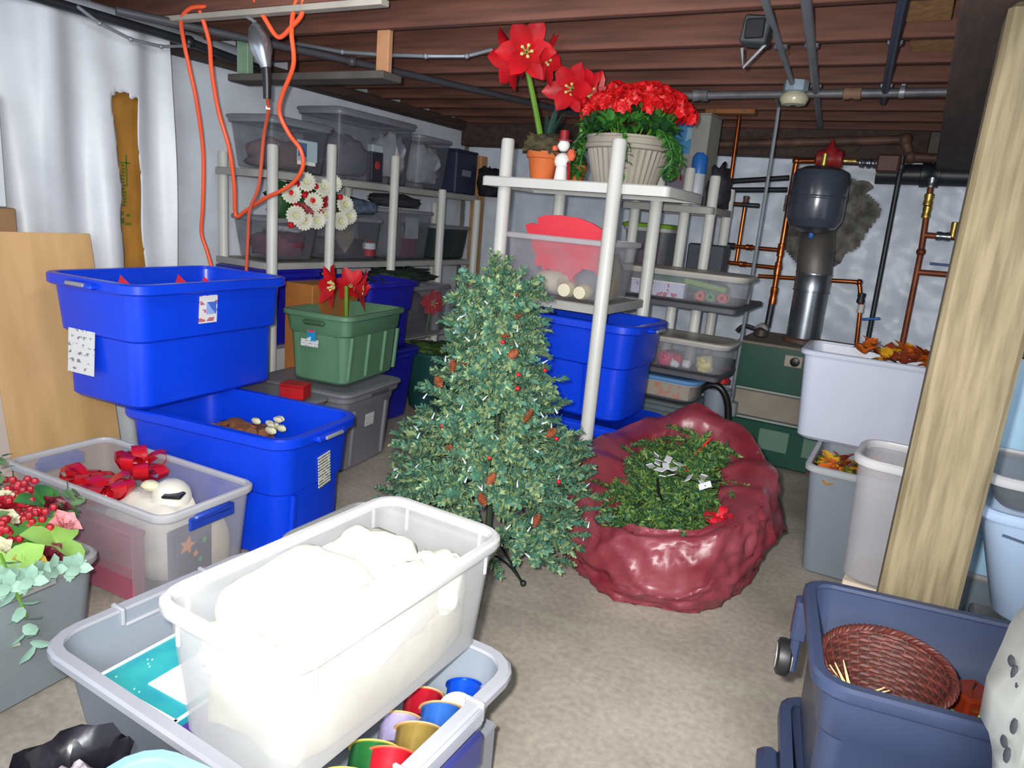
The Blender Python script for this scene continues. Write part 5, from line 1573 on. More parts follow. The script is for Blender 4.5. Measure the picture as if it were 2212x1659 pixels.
# ------------------------------------------------------------------ boiler, flue, tank
BGREEN = mat('dark green enamel', '#1c4a3c', 0.35, .1, 4.0)
bo = thing('boiler', 'dark green boiler cabinet with a tan middle panel against the back wall', 'boiler', (-0.53, 5.17, 0))
mb = MB(); mb.box((0, 0, .42), (.83, .62, .80), bev=.012); obj('cabinet', mb, mat('grey green cabinet', '#3a4d48', .5, .1, 4.0), bo)
mb = MB(); mb.box((0, -.315, .68), (.84, .02, .31), bev=.006); obj('upper_panel', mb, BGREEN, bo)
mb = MB(); mb.box((.0, -.312, .42), (.78, .015, .17), bev=.004); obj('middle_panel', mb, mat('tan dusty panel', '#8a8175', .7, .15, 5.0), bo)
mb = MB(); mb.box((.01, -.322, .52), (.80, .014, .014), bev=.002); mb.box((.01, -.322, .322), (.80, .014, .014), bev=.002); obj('trim_bar', mb, mat('pale trim', '#9aa19c', .4), bo)
mb = MB(); mb.box((0, -.315, .17), (.84, .02, .28), bev=.006); obj('lower_panel', mb, BGREEN, bo)
for x in (-.10, .18):
    mb = MB(); mb.box((x, -.327, .20), (.19, .006, .14), bev=.004); obj('access_plate', mb, mat('pale green plate', '#5d7c6c', .45), bo, label='pale green access plate')
mb = MB(); mb.box((0, 0, .825), (.86, .66, .02), bev=.006); obj('top_panel', mb, mat('dusty top', '#7d7468', .8, .15, 6.0), bo)
mb = MB(); mb.box((-.06, -.328, .745), (.11, .008, .075), bev=.004); gp = obj('gauge_plate', mb, mat('tan plate', '#9c9284', .5), bo, label='tan gauge plate')
mb = MB(); mb.lathe([(.030, 0), (.030, .008), (.02, .012)], (-.05, -.333, .745), 20, rot=Matrix.Rotation(PI / 2, 4, 'X').to_euler(), cap0=True, cap1=True); obj('gauge', mb, BLACK, gp)
fl = thing('flue_pipe', 'shiny metal flue pipe rising from the boiler and bending into the wall', 'pipe', (0, 0, 0))
mb = MB(); mb.lathe([(.107, .835), (.107, 1.19)], (-.60, 5.17, 0), 32, cap0=True, cap1=True); obj('lower_section', mb, STEEL, fl)
mb = MB(); mb.lathe([(.112, 1.18), (.112, 1.30), (.108, 1.305)], (-.60, 5.17, 0), 32, cap0=True, cap1=True); obj('upper_section', mb, STEEL, fl)
mb = MB(); mb.tube([(-.60, 5.17, 1.29), (-.61, 5.18, 1.40), (-.63, 5.26, 1.52), (-.66, 5.45, 1.62), (-.68, 5.93, 1.67)], .112, 28, smooth_n=5); obj('elbow', mb, mat('dull grey metal', '#6d6a66', .55, .15, 6.0, metal=.6), fl)
mb = MB(); mb.lathe([(.122, .838), (.122, .86), (.108, .87)], (-.60, 5.17, 0), 28, cap0=True); obj('collar', mb, RUST, fl)
for z in (1.185, 1.30):
    mb = MB(); mb.lathe([(.109, z - .006), (.117, z - .003), (.117, z + .003), (.109, z + .006)], (-.60, 5.17, 0), 28, close=True); obj('seam_ring', mb, STEEL, fl)
tk = thing('expansion_tank', 'dark grey steel expansion tank hanging in front of the flue', 'tank', (-.635, 4.97, 1.60))
mb = MB(); mb.lathe([(.02, -.045), (.08, -.035), (.14, -.005), (.162, .035), (.168, .05), (.168, .30), (.155, .335), (.10, .36), (.03, .37)], seg=36, cap0=True, cap1=True); obj('tank_body', mb, mat('slate grey enamel', '#3e434e', .22, .06, 4.0, spec=.6), tk, 30)
mb = MB(); mb.lathe([(.169, .165), (.1715, .17), (.1715, .18), (.169, .185)], seg=36, close=True); obj('weld_band', mb, mat('slate grey enamel', ''), tk)
mb = MB(); mb.tube([(0, 0, .36), (0, 0, .44)], .02, 10); obj('nipple', mb, BRASS, tk)
mb = MB(); mb.lathe([(.012, -.075), (.016, -.07), (.016, -.045)], seg=12, cap0=True); obj('valve_cap', mb, mat('bright blue cap', ''), tk)
# pipe runs on the back wall
def pipes(name, label, runs, m, r=.014, fittings=(), cat='pipe'):
    t = thing(name, label, cat, (0, 0, 0))
    for k, pts in enumerate(runs):
        P = [Vector(p) for p in pts]
        Q = [P[0]]
        for i in range(1, len(P) - 1):   # rounded elbows
            a = (P[i - 1] - P[i]).normalized(); b = (P[i + 1] - P[i]).normalized()
            for s in range(5):
                u = s / 4
                p0, p2 = P[i] + a * .03, P[i] + b * .03
                Q.append(p0 * (1 - u) ** 2 + P[i] * 2 * u * (1 - u) + p2 * u * u)
        Q.append(P[-1])
        mb = MB(); mb.tube(Q, r, 10)
        obj('tube', mb, m, t)
        for i in range(1, len(P) - 1):
            mb = MB(); mb.ball(P[i], r * 1.5, 10, 7); obj('elbow', mb, m, t)
    for (c, ax, l, rr, mm) in fittings:
        mb = MB()
        rot = Vector(ax).to_track_quat('Z', 'Y').to_euler()
        mb.lathe([(rr * .8, -l / 2), (rr, -l / 2 + .004), (rr, -l * .2), (rr * .85, 0), (rr, l * .2), (rr, l / 2 - .004), (rr * .8, l / 2)], c, 12, rot=rot, cap0=True, cap1=True)
        obj('fitting', mb, mm, t)
    return t
pipes('copper_pipe', 'leftmost tall copper pipe with a low elbow, beside the far shelf', [[(-1.275, 5.3, 2.36), (-1.262, 5.3, 1.425), (-.84, 5.3, 1.43)]], COPPER, .0145, [((-1.20, 5.3, 1.426), (1, 0, 0), .06, .024, BLACKP), ((-1.07, 5.3, 1.428), (1, 0, 0), .05, .021, COPPER), ((-1.22, 5.3, 1.425), (0, 0, 1), .05, .016, STEEL)])
pipes('copper_pipe', 'copper pipe loop bending low left behind the flat tubs', [[(-1.05, 5.32, 1.717), (-1.35, 5.32, 1.72), (-1.354, 5.32, 1.308), (-.83, 5.32, 1.306)]], COPPER, .0145, [((-1.27, 5.32, 1.307), (1, 0, 0), .06, .024, STEEL), ((-1.10, 5.32, 1.307), (1, 0, 0), .05, .02, COPPER), ((-1.19, 5.32, 1.717), (1, 0, 0), .28, .016, BLACKP)])
pipes('copper_pipe', 'short upright copper pipe between the two copper loops', [[(-1.155, 5.36, 1.78), (-1.157, 5.36, 1.31)]], COPPER, .0145, [((-1.155, 5.36, 1.75), (0, 0, 1), .06, .022, RUST)])
pipes('copper_pipe', 'main copper riser running down to the circulator on the boiler', [[(-.70, 5.2, 2.02), (-.835, 5.2, 2.015), (-.838, 5.2, 1.10)]], COPPER, .018, [((-.838, 5.2, 1.43), (0, 0, 1), .09, .024, COPPER), ((-.838, 5.2, 1.306), (0, 0, 1), .09, .024, COPPER), ((-.836, 5.2, 1.12), (0, 0, 1), .12, .026, COPPER)])
pipes('copper_pipe', 'copper pipe crossing behind the flue down to a blue handled valve', [[(-1.0, 5.42, 1.231), (-.335, 5.42, 1.266), (-.30, 5.42, 1.13), (-.275, 5.42, .80)]], COPPER, .0145, [((-.305, 5.42, 1.16), (0, 0, 1), .07, .026, BLACKP), ((-.295, 5.42, 1.09), (0, 0, 1), .06, .022, WHITEPL), ((-.22, 5.42, 1.03), (1, 0, .2), .11, .009, mat('bright blue cap', ''))])
pipes('copper_pipe', 'tall rusty copper pipe beside the post with a brass valve above', [[(-.037, 5.6, 1.98), (-.01, 5.6, 1.5), (-.003, 5.6, .80)], [(-.005, 5.6, 1.366), (.30, 5.6, 1.372)], [(-.02, 5.6, 1.612), (.30, 5.6, 1.61)]], mat('dull copper', '#7d4227', .5, .25, 8.0, metal=.4), .02,
      [((-.034, 5.6, 1.95), (0, 0, 1), .07, .032, STEEL), ((-.030, 5.6, 1.84), (0, 0, 1), .08, .030, BRASS), ((-.026, 5.6, 1.76), (0, 0, 1), .08, .028, BRASS), ((.10, 5.6, 1.612), (1, 0, 0), .09, .03, STEEL), ((.15, 5.6, 1.66), (0, 0, 1), .10, .022, BRASS), ((.12, 5.6, 1.43), (1, 0, 0), .13, .009, mat('muted blue', ''))])
pipes('iron_pipe', 'slim black iron pipe standing between the tank and the post', [[(-.228, 5.5, 2.10), (-.215, 5.5, .70)]], BLACKP, .017, [((-.226, 5.5, 2.02), (0, 0, 1), .06, .024, BLACKP)])
pipes('circulator_pump', 'red circulator with brass and steel unions above the tank', [[(-.70, 5.2, 2.02), (-.25, 5.2, 2.018)]], mat('dark union pipe', '#4a4440', .5, .1, 8.0, metal=.5), .018,
      [((-.44, 5.2, 2.018), (1, 0, 0), .03, .03, STEEL), ((-.40, 5.2, 2.018), (1, 0, 0), .025, .032, STEEL), ((-.365, 5.2, 2.018), (1, 0, 0), .03, .03, STEEL), ((-.52, 5.2, 2.025), (1, 0, 0), .10, .02, BRASS)], 'pump')
pm = thing('flow_valve', 'red cast flow valve body on the pipe above the tank', 'valve', (-.63, 5.17, 2.03))
mb = MB(); mb.lathe([(.02, -.09), (.055, -.075), (.06, -.02), (.05, .03), (.06, .05), (.06, .075), (.02, .085)], seg=18, rot=Matrix.Rotation(PI / 2, 4, 'Y').to_euler(), cap0=True, cap1=True); obj('body', mb, REDP, pm)
mb = MB(); mb.lathe([(.05, .02), (.045, .06), (.02, .085), (.008, .12)], seg=14, cap0=True, cap1=True); obj('bonnet', mb, REDP, pm)
ci = thing('pipe_coupling', 'rusty brown square coupling at the right end of the union pipe', 'fitting', (-.29, 5.22, 2.02))
mb = MB(); mb.box((0, 0, 0), (.13, .09, .11), bev=.012); obj('block', mb, mat('rusty brown iron', '#4d2f2a', .6, .2, 10.0), ci)
mb = MB(); mb.lathe([(.03, -.075), (.035, -.06), (.03, -.055)], seg=14, rot=Matrix.Rotation(PI / 2, 4, 'Y').to_euler(), cap0=True, cap1=True); obj('neck', mb, RUST, ci)
ci = thing('circulator_pump', 'small dark circulator sitting on top of the boiler at left', 'pump', (-.86, 5.10, .838))
mb = MB(); mb.lathe([(.03, 0), (.05, .01), (.05, .05), (.03, .07)], seg=18, cap0=True, cap1=True); obj('housing', mb, mat('dark iron', '#3a3432', .5, .2, 9.0), ci)
mb = MB(); mb.lathe([(.04, -.07), (.045, -.06), (.045, .0), (.03, .01)], (0, -.02, .05), 16, rot=Matrix.Rotation(PI / 2, 4, 'X').to_euler(), cap0=True, cap1=True); obj('motor', mb, mat('grey motor', '#807a78', .45), ci)
mb = MB(); mb.tube([(.02, .08, .06), (.022, .10, .26)], .022, 10); obj('neck', mb, BLACKP, ci)
mb = MB(); mb.tube([(-.05, 0, .05), (-.12, -.01, .06), (-.16, -.02, .015)], .016, 8, smooth_n=4); obj('wire_whip', mb, BLACKP, ci)
pipes('iron_pipe', 'brown iron pipe along the top of the back wall dropping at the girder', [[(-1.5, 5.6, 2.15), (-.24, 5.6, 2.215), (-.19, 5.6, 2.105), (.9, 5.6, 2.10)]], RUST, .03)
pipes('iron_pipe', 'thick black drain pipe along the back wall behind the post', [[(-.38, 5.72, 2.0), (1.2, 5.72, 2.03)]], BLACKP, .07, [((-.05, 5.72, 2.01), (1, 0, 0), .12, .085, BLACKP)])
pipes('iron_pipe', 'black pipe pair crossing the white sheeting left of the tank', [[(-1.45, 5.72, 1.89), (-.95, 5.72, 1.945)], [(-1.45, 5.72, 1.83), (-.95, 5.72, 1.86)]], BLACKP, .02)
pipes('iron_pipe', 'long grey iron pipe hung below the joists across the room', [[(-1.9, 4.3, 2.258), (.02, 4.3, 2.278)]], GREYP, .022, [((-1.27, 4.3, 2.265), (1, 0, 0), .09, .034, GREYP), ((-.47, 4.3, 2.273), (1, 0, 0), .09, .032, mat('rust joint', '#7d5f4d', .7))])
hs = thing('pipe_hanger', 'bright strap hanger holding the long grey pipe near the girder', 'hanger', (-.24, 4.3, 2.278))
mb = MB(); mb.box((0, 0, .07), (.018, .004, .11)); obj('strap', mb, GALV, hs)
mb = MB(); mb.lathe([(.024, -.012), (.03, -.012), (.03, .012), (.024, .012)], seg=18, close=True, rot=Matrix.Rotation(PI / 2, 4, 'Y').to_euler()); obj('clamp', mb, GALV, hs)
for (x0, x1, y1, m_, r_, lb) in ((-.63, -.74, 4.1, GALV, .014, 'grey conduit under the joists ending at the ceiling lamp'), (-.50, -.78, 5.6, GALV, .019, 'thick grey conduit under the joists, right of the lamp'), (-.205, -.34, 4.6, mat('dark blue conduit', '#2c3a58', .4, .1, 6.0), .019, 'dark blue conduit under the joists near the girder')):
    t = thing('conduit', lb, 'pipe', (0, 0, 0))
    mb = MB(); mb.tube([(x0 + .30, -.2, 2.282), (x0, 2.8, 2.282), (x1, y1, 2.282)], r_, 10); obj('tube', mb, m_, t)
    for yy in (3.35, 4.19):
        if yy < y1:
            mb = MB(); mb.box((x0 + (x1 - x0) * (yy - 2.8) / (y1 - 2.8), yy, 2.288), (.06, .02, .022), bev=.004); obj('strap', mb, STEEL, t)
lmp = thing('ceiling_lamp', 'octagonal ceiling box with a white porcelain lamp holder near the long pipe', 'lamp', (-.725, 4.12, 2.30))
mb = MB(); mb.lathe([(.062, 0), (.062, -.05), (.05, -.055)], seg=8, cap0=True, cap1=True); obj('metal_box', mb, mat('pale box', '#8fa0ae', .4, .1, 6.0, metal=.3), lmp)
mb = MB(); mb.lathe([(.05, -.055), (.068, -.07), (.072, -.09), (.06, -.115), (.02, -.12)], seg=24, cap0=True, cap1=True); obj('lamp_holder', mb, mat('cream porcelain', '#b3ad94', .3), lmp)
mb = MB(); mb.lathe([(.018, -.12), (.016, -.105)], seg=14, cap0=True, cap1=True); obj('socket', mb, BLACK, lmp)
jb = thing('junction_box', 'square dark junction box with a dangling strap under the joists', 'box', (-.70, 2.99, 2.26))
mb = MB(); mb.box((0, 0, 0), (.10, .08, .10), bev=.006); obj('box', mb, mat('dark box metal', '#3c4143', .5, .2, 9.0, metal=.4), jb, rot=(0, R(6), 0))
mb = MB(); mb.box((0, -.044, 0), (.07, .012, .07), bev=.004); obj('cover', mb, BLACK, jb)
mb = MB(); mb.tube([(.04, -.01, -.05), (-.03, -.01, -.13), (-.045, -.01, -.06)], .006, 6); obj('dangling_strap', mb, GALV, jb)
bl = thing('wood_cleat', 'orange brown wooden cleat under the joists at the copper pipe', 'block', (-1.26, 5.0, 2.285))
mb = MB(); mb.box((0, 0, 0), (.32, .09, .03), bev=.003); obj('cleat', mb, mat('orange pine', '#8f5a30', .7, .15, 6.0), bl)
mb = MB(); mb.box((-.10, -.047, 0), (.012, .004, .012)); mb.box((.10, -.047, 0), (.012, .004, .012)); obj('nail_head', mb, STEEL, bl)

# ------------------------------------------------------------------ upper left: cords, work lamp, hanging rack
def cord(label, pts, r=.0105):
    t = thing('extension_cord', label, 'cord', (0, 0, 0))
    mb = MB(); mb.tube(pts, r, 10, smooth_n=8); obj('cord', mb, ORANGE, t)
    return t
cord('orange cord hanging straight at the left, from the pale strip to behind the blue tote', [(-3.095, 2.419, 2.326), (-3.191, 2.402, 2.32), (-3.283, 2.42, 2.279), (-3.335, 2.469, 2.195), (-3.348, 2.509, 2.076), (-3.36, 2.555, 1.93), (-3.41, 2.628, 1.687), (-3.46, 2.66, 1.418), (-3.50, 2.68, 1.264), (-3.48, 2.70, 1.161), (-3.44, 2.72, 1.0)])
c2 = cord('orange cord with a sharp bend and a wide loop reaching the shelving rack', [(-3.136, 2.41, 2.31), (-3.149, 2.469, 2.188), (-3.185, 2.509, 2.073), (-3.212, 2.569, 1.889), (-3.199, 2.621, 1.717), (-3.225, 2.674, 1.534), (-3.262, 2.714, 1.378), (-3.183, 2.711, 1.405), (-3.024, 2.694, 1.477), (-2.822, 2.676, 1.552), (-2.71, 2.651, 1.637), (-2.694, 2.625, 1.721), (-2.749, 2.602, 1.792), (-2.783, 2.572, 1.882), (-2.738, 2.545, 1.96), (-2.623, 2.502, 2.081), (-2.589, 2.456, 2.203), (-2.539, 2.42, 2.285), (-2.493, 2.41, 2.35)])
cord('short orange cord loop at the top beside the work lamp', [(-2.791, 2.41, 2.36), (-2.73, 2.44, 2.253), (-2.676, 2.463, 2.189), (-2.581, 2.448, 2.224), (-2.502, 2.43, 2.267), (-2.475, 2.41, 2.34)])
wl = thing('work_lamp', 'trouble lamp with a metal shield, black handle and orange cord, hanging at upper left', 'lamp', (0, 0, 0))
ax0, ax1 = Vector((-2.80, 2.44, 2.24)), Vector((-2.728, 2.44, 2.055))
rotq = (ax0 - ax1).to_track_quat('Z', 'Y').to_euler()
mb = MB(); mb.lathe([(.018, 0), (.03, .03), (.048, .08), (.05, .13), (.035, .18), (.012, .205)], ax1, 18, rot=rotq, cap0=True, cap1=True); obj('shield', mb, mat('bright shield', '#aeb6bc', .25, .1, 6.0, metal=.85), wl)
mb = MB(); mb.tube([ax1, (-2.722, 2.44, 1.99), (-2.721, 2.44, 1.925)], [.022, .018], 12); obj('grip', mb, BLACK, wl)
mb = MB(); mb.tube([ax0 + Vector((0, 0, .01)), (-2.84, 2.44, 2.27), (-2.90, 2.44, 2.285), (-3.1, 2.44, 2.29)], .008, 8, smooth_n=4); obj('hook', mb, GALV, wl)
mb = MB(); mb.tube([(-2.721, 2.44, 1.93), (-2.78, 2.50, 1.88), (-2.90, 2.58, 1.766), (-3.0, 2.64, 1.544), (-3.09, 2.66, 1.412), (-3.14, 2.69, 1.25), (-3.17, 2.70, 1.0)], .0085, 8, smooth_n=8); obj('lamp_cord', mb, mat('faded orange cord', '#c2543c', .5), wl)
mb = MB(); mb.lathe([(.011, -.008), (.011, .008)], (-2.765, 2.485, 1.893), 10, cap0=True, cap1=True); obj('tape_band', mb, WHITE, wl)
hr = thing('hanging_rack', 'dark board hung below the joists by a pale green and a wooden upright', 'rack', (0, 0, 0))
mb = MB(); mb.box((-2.88, 2.86, 2.095), (1.07, .14, .035), bev=.003); obj('board', mb, mat('dark grey board', '#4a4642', .8, .2, 6.0), hr)
mb = MB(); mb.box((-2.40, 2.86, 2.20), (.075, .03, .24), bev=.003); obj('upright', mb, mat('bare wood', '#a87a58', .7, .15, 7.0), hr, label='bare wooden upright')
mb = MB(); mb.box((-3.36, 2.86, 2.20), (.085, .04, .20), bev=.003); obj('upright', mb, mat('pale green paint', '#7c9a80', .6, .1, 7.0), hr, label='pale green upright')
pipes('iron_pipe', 'black iron pipe along the top of the sheeting at upper left', [[(-3.54, 1.2, 2.25), (-3.54, 2.65, 2.243), (-3.54, 3.1, 2.21)]], BLACKP, .022)
pipes('cable', 'grey cable sagging under the black pipe at upper left', [[(-3.50, 2.05, 2.25), (-3.50, 2.15, 2.205), (-3.50, 2.30, 2.172), (-3.50, 2.46, 2.176), (-3.50, 2.62, 2.215)]], GALV, .008, cat='cable')
pipes('cable', 'grey cable drooping under the joists from the hanging rack to the middle', [[(-3.23, 3.1, 2.33), (-2.888, 3.1, 2.276), (-2.602, 3.1, 2.254), (-2.35, 3.12, 2.245), (-2.17, 3.22, 2.262), (-2.08, 3.31, 2.31)]], GALV, .010, cat='cable')
pipes('iron_pipe', 'grey pipe slanting under the joists toward the back at upper left', [[(-3.45, 2.2, 2.27), (-3.0, 3.3, 2.275), (-2.3, 5.4, 2.28)]], mat('dark grey pipe', '#45464c', .5), .02)
pipes('duct_pipe', 'pale bare pipe above the black pipe at the upper left corner', [[(-3.68, 1.2, 2.30), (-3.68, 3.3, 2.28)]], mat('pale pipe wrap', '#9aa0aa', .6, .1, 6.0), .04)

# ------------------------------------------------------------------ right side bins
YFL = [mat('yellow silk leaf', '#d9a11a', .6, .2, 14.0), mat('orange silk leaf', '#cf6418', .6, .2, 14.0), mat('rust silk leaf', '#8c3a20', .6, .2, 14.0), mat('olive silk leaf', '#5f6a26', .6, .2, 14.0)]
def leaf_pile(name, label, x0, x1, y0, y1, z0, z1, n, cols, seed, bulk):
    random.seed(seed)
    t = thing(name, label, 'leaves', ((x0 + x1) / 2, (y0 + y1) / 2, z0))
    obj('leaf_bulk', lump((0, 0, (z1 - z0) * .42), ((x1 - x0) * .42, (y1 - y0) * .42, (z1 - z0) * .46), 4, .1, seed, sq=.5), bulk, t, 60, kind='stuff')
    for k in range(n):
        mb = MB()
        c = Vector((RU(x0, x1) - (x0 + x1) / 2, RU(y0, y1) - (y0 + y1) / 2, z1 - z0 + RU(-.03, .02)))
        for q in range(4):
            pm_ = Matrix.Translation(c) @ Matrix.Rotation(RU(0, 6.3), 4, 'Z') @ Matrix.Rotation(-R(RU(0, 60)), 4, 'Y')
            petal(mb, pm_, RU(.05, .08), RU(.04, .06), -.2, .15, 3)
        obj('leaf', mb, random.choice(cols), t, 60)
    return t
WB = tote('waste_bin', 'pale grey square bin on the floor at right, full of yellow autumn leaves', (-.055, 3.62, 0), .46, .58, .53, GREYF, taper=.045, r=.04, rim_w=.018, rim_h=.03, rim_m=mat('pale bin rim', '#a3a6aa', .4), handles=None, cat='bin')
leaf_pile('autumn_leaves', 'yellow and orange silk leaves in the pale grey bin', -.25, .14, 3.37, 3.72, .02, .48, 52, YFL, 5, mat('mixed autumn leaves', '#8a5a20', .8, col2='#b8862a', scale=22.0, bump=.8))
random.seed(21)
WH = tote('plastic_tub', 'white rectangular bin of orange leaves stacked on the pale grey bin', (-.07, 3.97, .532), .74, .46, .455, OFFW, taper=.03, r=.05, rim_w=.018, rim_h=.028, handles=None, cat='plastic tub', rz=R(1))
leaf_pile('autumn_leaves', 'orange and amber silk leaves heaped in the white bin', -.18, .26, 3.80, 4.14, .56, 1.00, 40, YFL[:3] + [YFL[1]], 6, mat('mixed autumn leaves', ''))
random.seed(22)
# empty upright frosted tub against the post
t = clear_tub('empty upright frosted tub on a cream carton beside the post', (.115, 2.50, .452), .36, .30, .42, R(-4), m=CLRF, rm=CLRIM, r=.06, taper=.02)
bx = thing('shipping_carton', 'cream carton under the empty upright frosted tub beside the post', 'box', (.13, 2.52, 0), R(-4))
mb = MB(); mb.box((0, 0, .225), (.30, .26, .45), bev=.004); obj('carton', mb, mat('cream card', '#b7aa98', .7), bx)
mb = MB(); mb.box((-.05, -.132, .40), (.07, .004, .05)); obj('print', mb, mat('plum print', '#8c2a52', .6), bx, label='plum coloured print')

# slate bins in the front right
SL = tote('storage_tote', 'slate blue tote at front right with a wicker basket inside, upper of two', (.178, 1.600, .385), .50, .46, .32, SLATE, rz=R(10), taper=.022, r=.045, rim_w=.018, rim_h=.03, ledge=.20, ledge_w=.008, handles=None)
mb = MB(); mb.tube([(-.05, 0, 0), (.05, 0, 0)], .006, 6)
br = MB(); br.box((-.243, .165, .235), (.035, .055, .10), bev=.006); br.box((-.246, .165, .15), (.022, .05, .10), bev=.005)
obj('wheel_bracket', br, SLATE, SL)
mb = MB(); mb.lathe([(.012, -.017), (.034, -.017), (.044, -.012), (.046, 0), (.044, .012), (.034, .017), (.012, .017)], (-.266, .165, .125), 22, rot=Matrix.Rotation(PI / 2, 4, 'Y').to_euler(), close=True); obj('wheel', mb, mat('black rubber', '#1b1b1c', .5), SL, label='black wheel')
mb = MB(); mb.lathe([(.004, -.019), (.032, -.019), (.032, .019), (.004, .019)], (-.266, .165, .125), 16, rot=Matrix.Rotation(PI / 2, 4, 'Y').to_euler(), close=True); obj('hub', mb, mat('grey hub', '#8f8d86', .4), SL, label='grey wheel hub')
SL2 = tote('storage_tote', 'slate blue tote underneath the basket tote, only its left handle showing', (.195, 1.60, 0), .54, .46, .382, SLATE, rz=R(10), taper=.03, r=.05, rim_w=.02, rim_h=.04, handles=None)
mb = MB(); mb.box((-.288, -.03, .33), (.055, .15, .05), bev=.015); mb.box((-.275, -.03, .27), (.03, .11, .09), bev=.012); obj('handle', mb, SLATE, SL2)
bk = thing('wicker_basket', 'round reddish brown wicker basket tilted in the slate blue tote', 'basket', (.097, 1.535, .545), rot=(R(8), R(-3), 0))
WK = mat('red brown wicker', '#4c1a10', .65, .3, 40.0, bump=.3)
def basket():
    mb = MB()
    rows = 15
    for i in range(rows):      # woven rows: each a wavy rope ring, alternate rows out of phase
        z = .006 + i * .0088
        r_ = .078 + .042 * (i / rows)
        pts = [Vector(((r_ + .0028 * math.cos(15 * 2 * PI * j / 120 + (PI if i % 2 else 0))) * math.cos(2 * PI * j / 120), (r_ + .0028 * math.cos(15 * 2 * PI * j / 120 + (PI if i % 2 else 0))) * math.sin(2 * PI * j / 120), z)) for j in range(120)]
        n = len(pts)
        rings = []
        for j, p in enumerate(pts):
            d = Vector((p.x, p.y, 0)).normalized()
            rings.append([p + d * .0032, p + Vector((0, 0, .0046)), p - d * .0032, p - Vector((0, 0, .0046))])
        mb.loft(rings, close=True)
    return mb
obj('weave', basket(), WK, bk, 50)
for k in range(30):
    a = 2 * PI * k / 30
    mb = MB(); mb.tube([(.078 * math.cos(a), .078 * math.sin(a), 0), (.120 * math.cos(a), .120 * math.sin(a), .135)], .0025, 5); obj('stake', mb, WK, bk)
mb = MB()
for s in range(3):
    pts = [Vector(((.121 + .005 * math.cos(24 * 2 * PI * j / 144 + s * 2.09)) * math.cos(2 * PI * j / 144), (.121 + .005 * math.cos(24 * 2 * PI * j / 144 + s * 2.09)) * math.sin(2 * PI * j / 144), .138 + .005 * math.sin(24 * 2 * PI * j / 144 + s * 2.09))) for j in range(145)]
    mb.tube(pts, .0042, 6)
obj('braided_rim', mb, mat('wicker rim', '#4a1a12', .6, .25, 30.0), bk)
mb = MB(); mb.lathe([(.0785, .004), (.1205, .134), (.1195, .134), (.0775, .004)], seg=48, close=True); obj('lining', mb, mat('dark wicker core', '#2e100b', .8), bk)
mb = MB(); mb.lathe([(.001, .003), (.04, .004), (.08, .006), (.08, .0), (.001, -.002)], seg=30); obj('base', mb, WK, bk)
pc = thing('packing_paper', 'crumpled clear film and paper under the basket in the slate tote', 'paper', (.16, 1.60, .40))
obj('wads', lump((0, 0, .068), (.15, .13, .065), 3, .15, 120, sq=.5), mat('dim packing', '#3a3d50', .5, .2, 9.0, bump=.5), pc, 60, kind='stuff')
fo = thing('foil_scrap', 'silvery clear film crumpled left of the basket in the slate tote', 'film', (.03, 1.665, .52))
obj('film', lump((0, 0, .03), (.042, .065, .05), 4, .45, 121, 26, 16), mat('silver film', '#b4bcc4', .12, .2, 14.0, metal=.7, bump=.6), fo, 30)
mb = MB(); mb.tube([(.0, -.05, .07), (.02, 0, .085), (0, .05, .07)], .006, 6, smooth_n=3); obj('fold', mb, MATS['silver film'], fo)
ra = thing('raffia_star', 'spiky straw star at the front rim of the slate tote', 'straw ornament', (.045, 1.468, .615))
for k in range(14):
    mb = MB()
    a = RU(-.6, 3.8)
    d = Vector((math.cos(a), .4 * math.sin(a), RU(.2, .9))).normalized()
    mb.tube([(0, 0, 0), d * .035, d * .07 + Vector((0, 0, .004))], [.005, .001], 5); obj('straw', mb, mat('pale straw', '#c4b07a', .7), ra)
pm2 = thing('glass_pumpkin', 'small glossy orange pumpkin in the right of the slate tote', 'ornament', (.215, 1.545, .535))
mb = MB()
rings = []
for i in range(1, 10):
    ph = PI * i / 10
    rings.append([Vector(((.038 * math.sin(ph) * (1 + .08 * math.cos(8 * 2 * PI * j / 48))) * math.cos(2 * PI * j / 48), (.038 * math.sin(ph) * (1 + .08 * math.cos(8 * 2 * PI * j / 48))) * math.sin(2 * PI * j / 48), .034 - .034 * math.cos(ph))) for j in range(48)])
mb.loft(rings, True, True)
obj('body', mb, mat('orange glass', '#d2480c', .2, .1, 6.0), pm2); mb = MB(); mb.tube([(0, 0, .066), (.006, 0, .085)], .005, 6); obj('stem', mb, STEM, pm2)
pm3 = thing('glass_pumpkin', 'second orange pumpkin with a green leaf at the right corner of the slate tote', 'ornament', (.275, 1.575, .535))
mb = MB(); mb.ball((0, 0, .032), .032, 16, 10, (1, 1, .9)); obj('body', mb, MATS['orange glass'], pm3)
mb = MB(); petal(mb, Matrix.Translation((.0, .0, .06)) @ Matrix.Rotation(1.0, 4, 'Z'), .045, .03, .2, .1, 3); obj('leaf', mb, LIME, pm3, 60)
vb = thing('candle_block', 'dark amber square candle standing between the pumpkins', 'candle', (.258, 1.635, .50), R(35))
mb = MB(); mb.box((0, 0, .065), (.075, .075, .13), bev=.006); obj('wax', mb, mat('amber wax', '#6d2410', .25, .1, 5.0), vb)
mb = MB(); mb.tube([(0, 0, .13), (.003, 0, .145)], .002, 5); obj('wick', mb, BLACK, vb)
# clear tub in the bottom right corner
t = clear_tub('clear tub at the bottom right corner in front of the slate totes', (.165, 1.085, .245), .48, .34, .335, R(8), m=MATS['bright clear plastic'], rm=MATS['bright clear rim'])
t = clear_tub('clear tub underneath the one at the bottom right corner', (.165, 1.085, 0), .48, .34, .24, R(8), m=GREYCL, rm=MATS['smoky rim'])
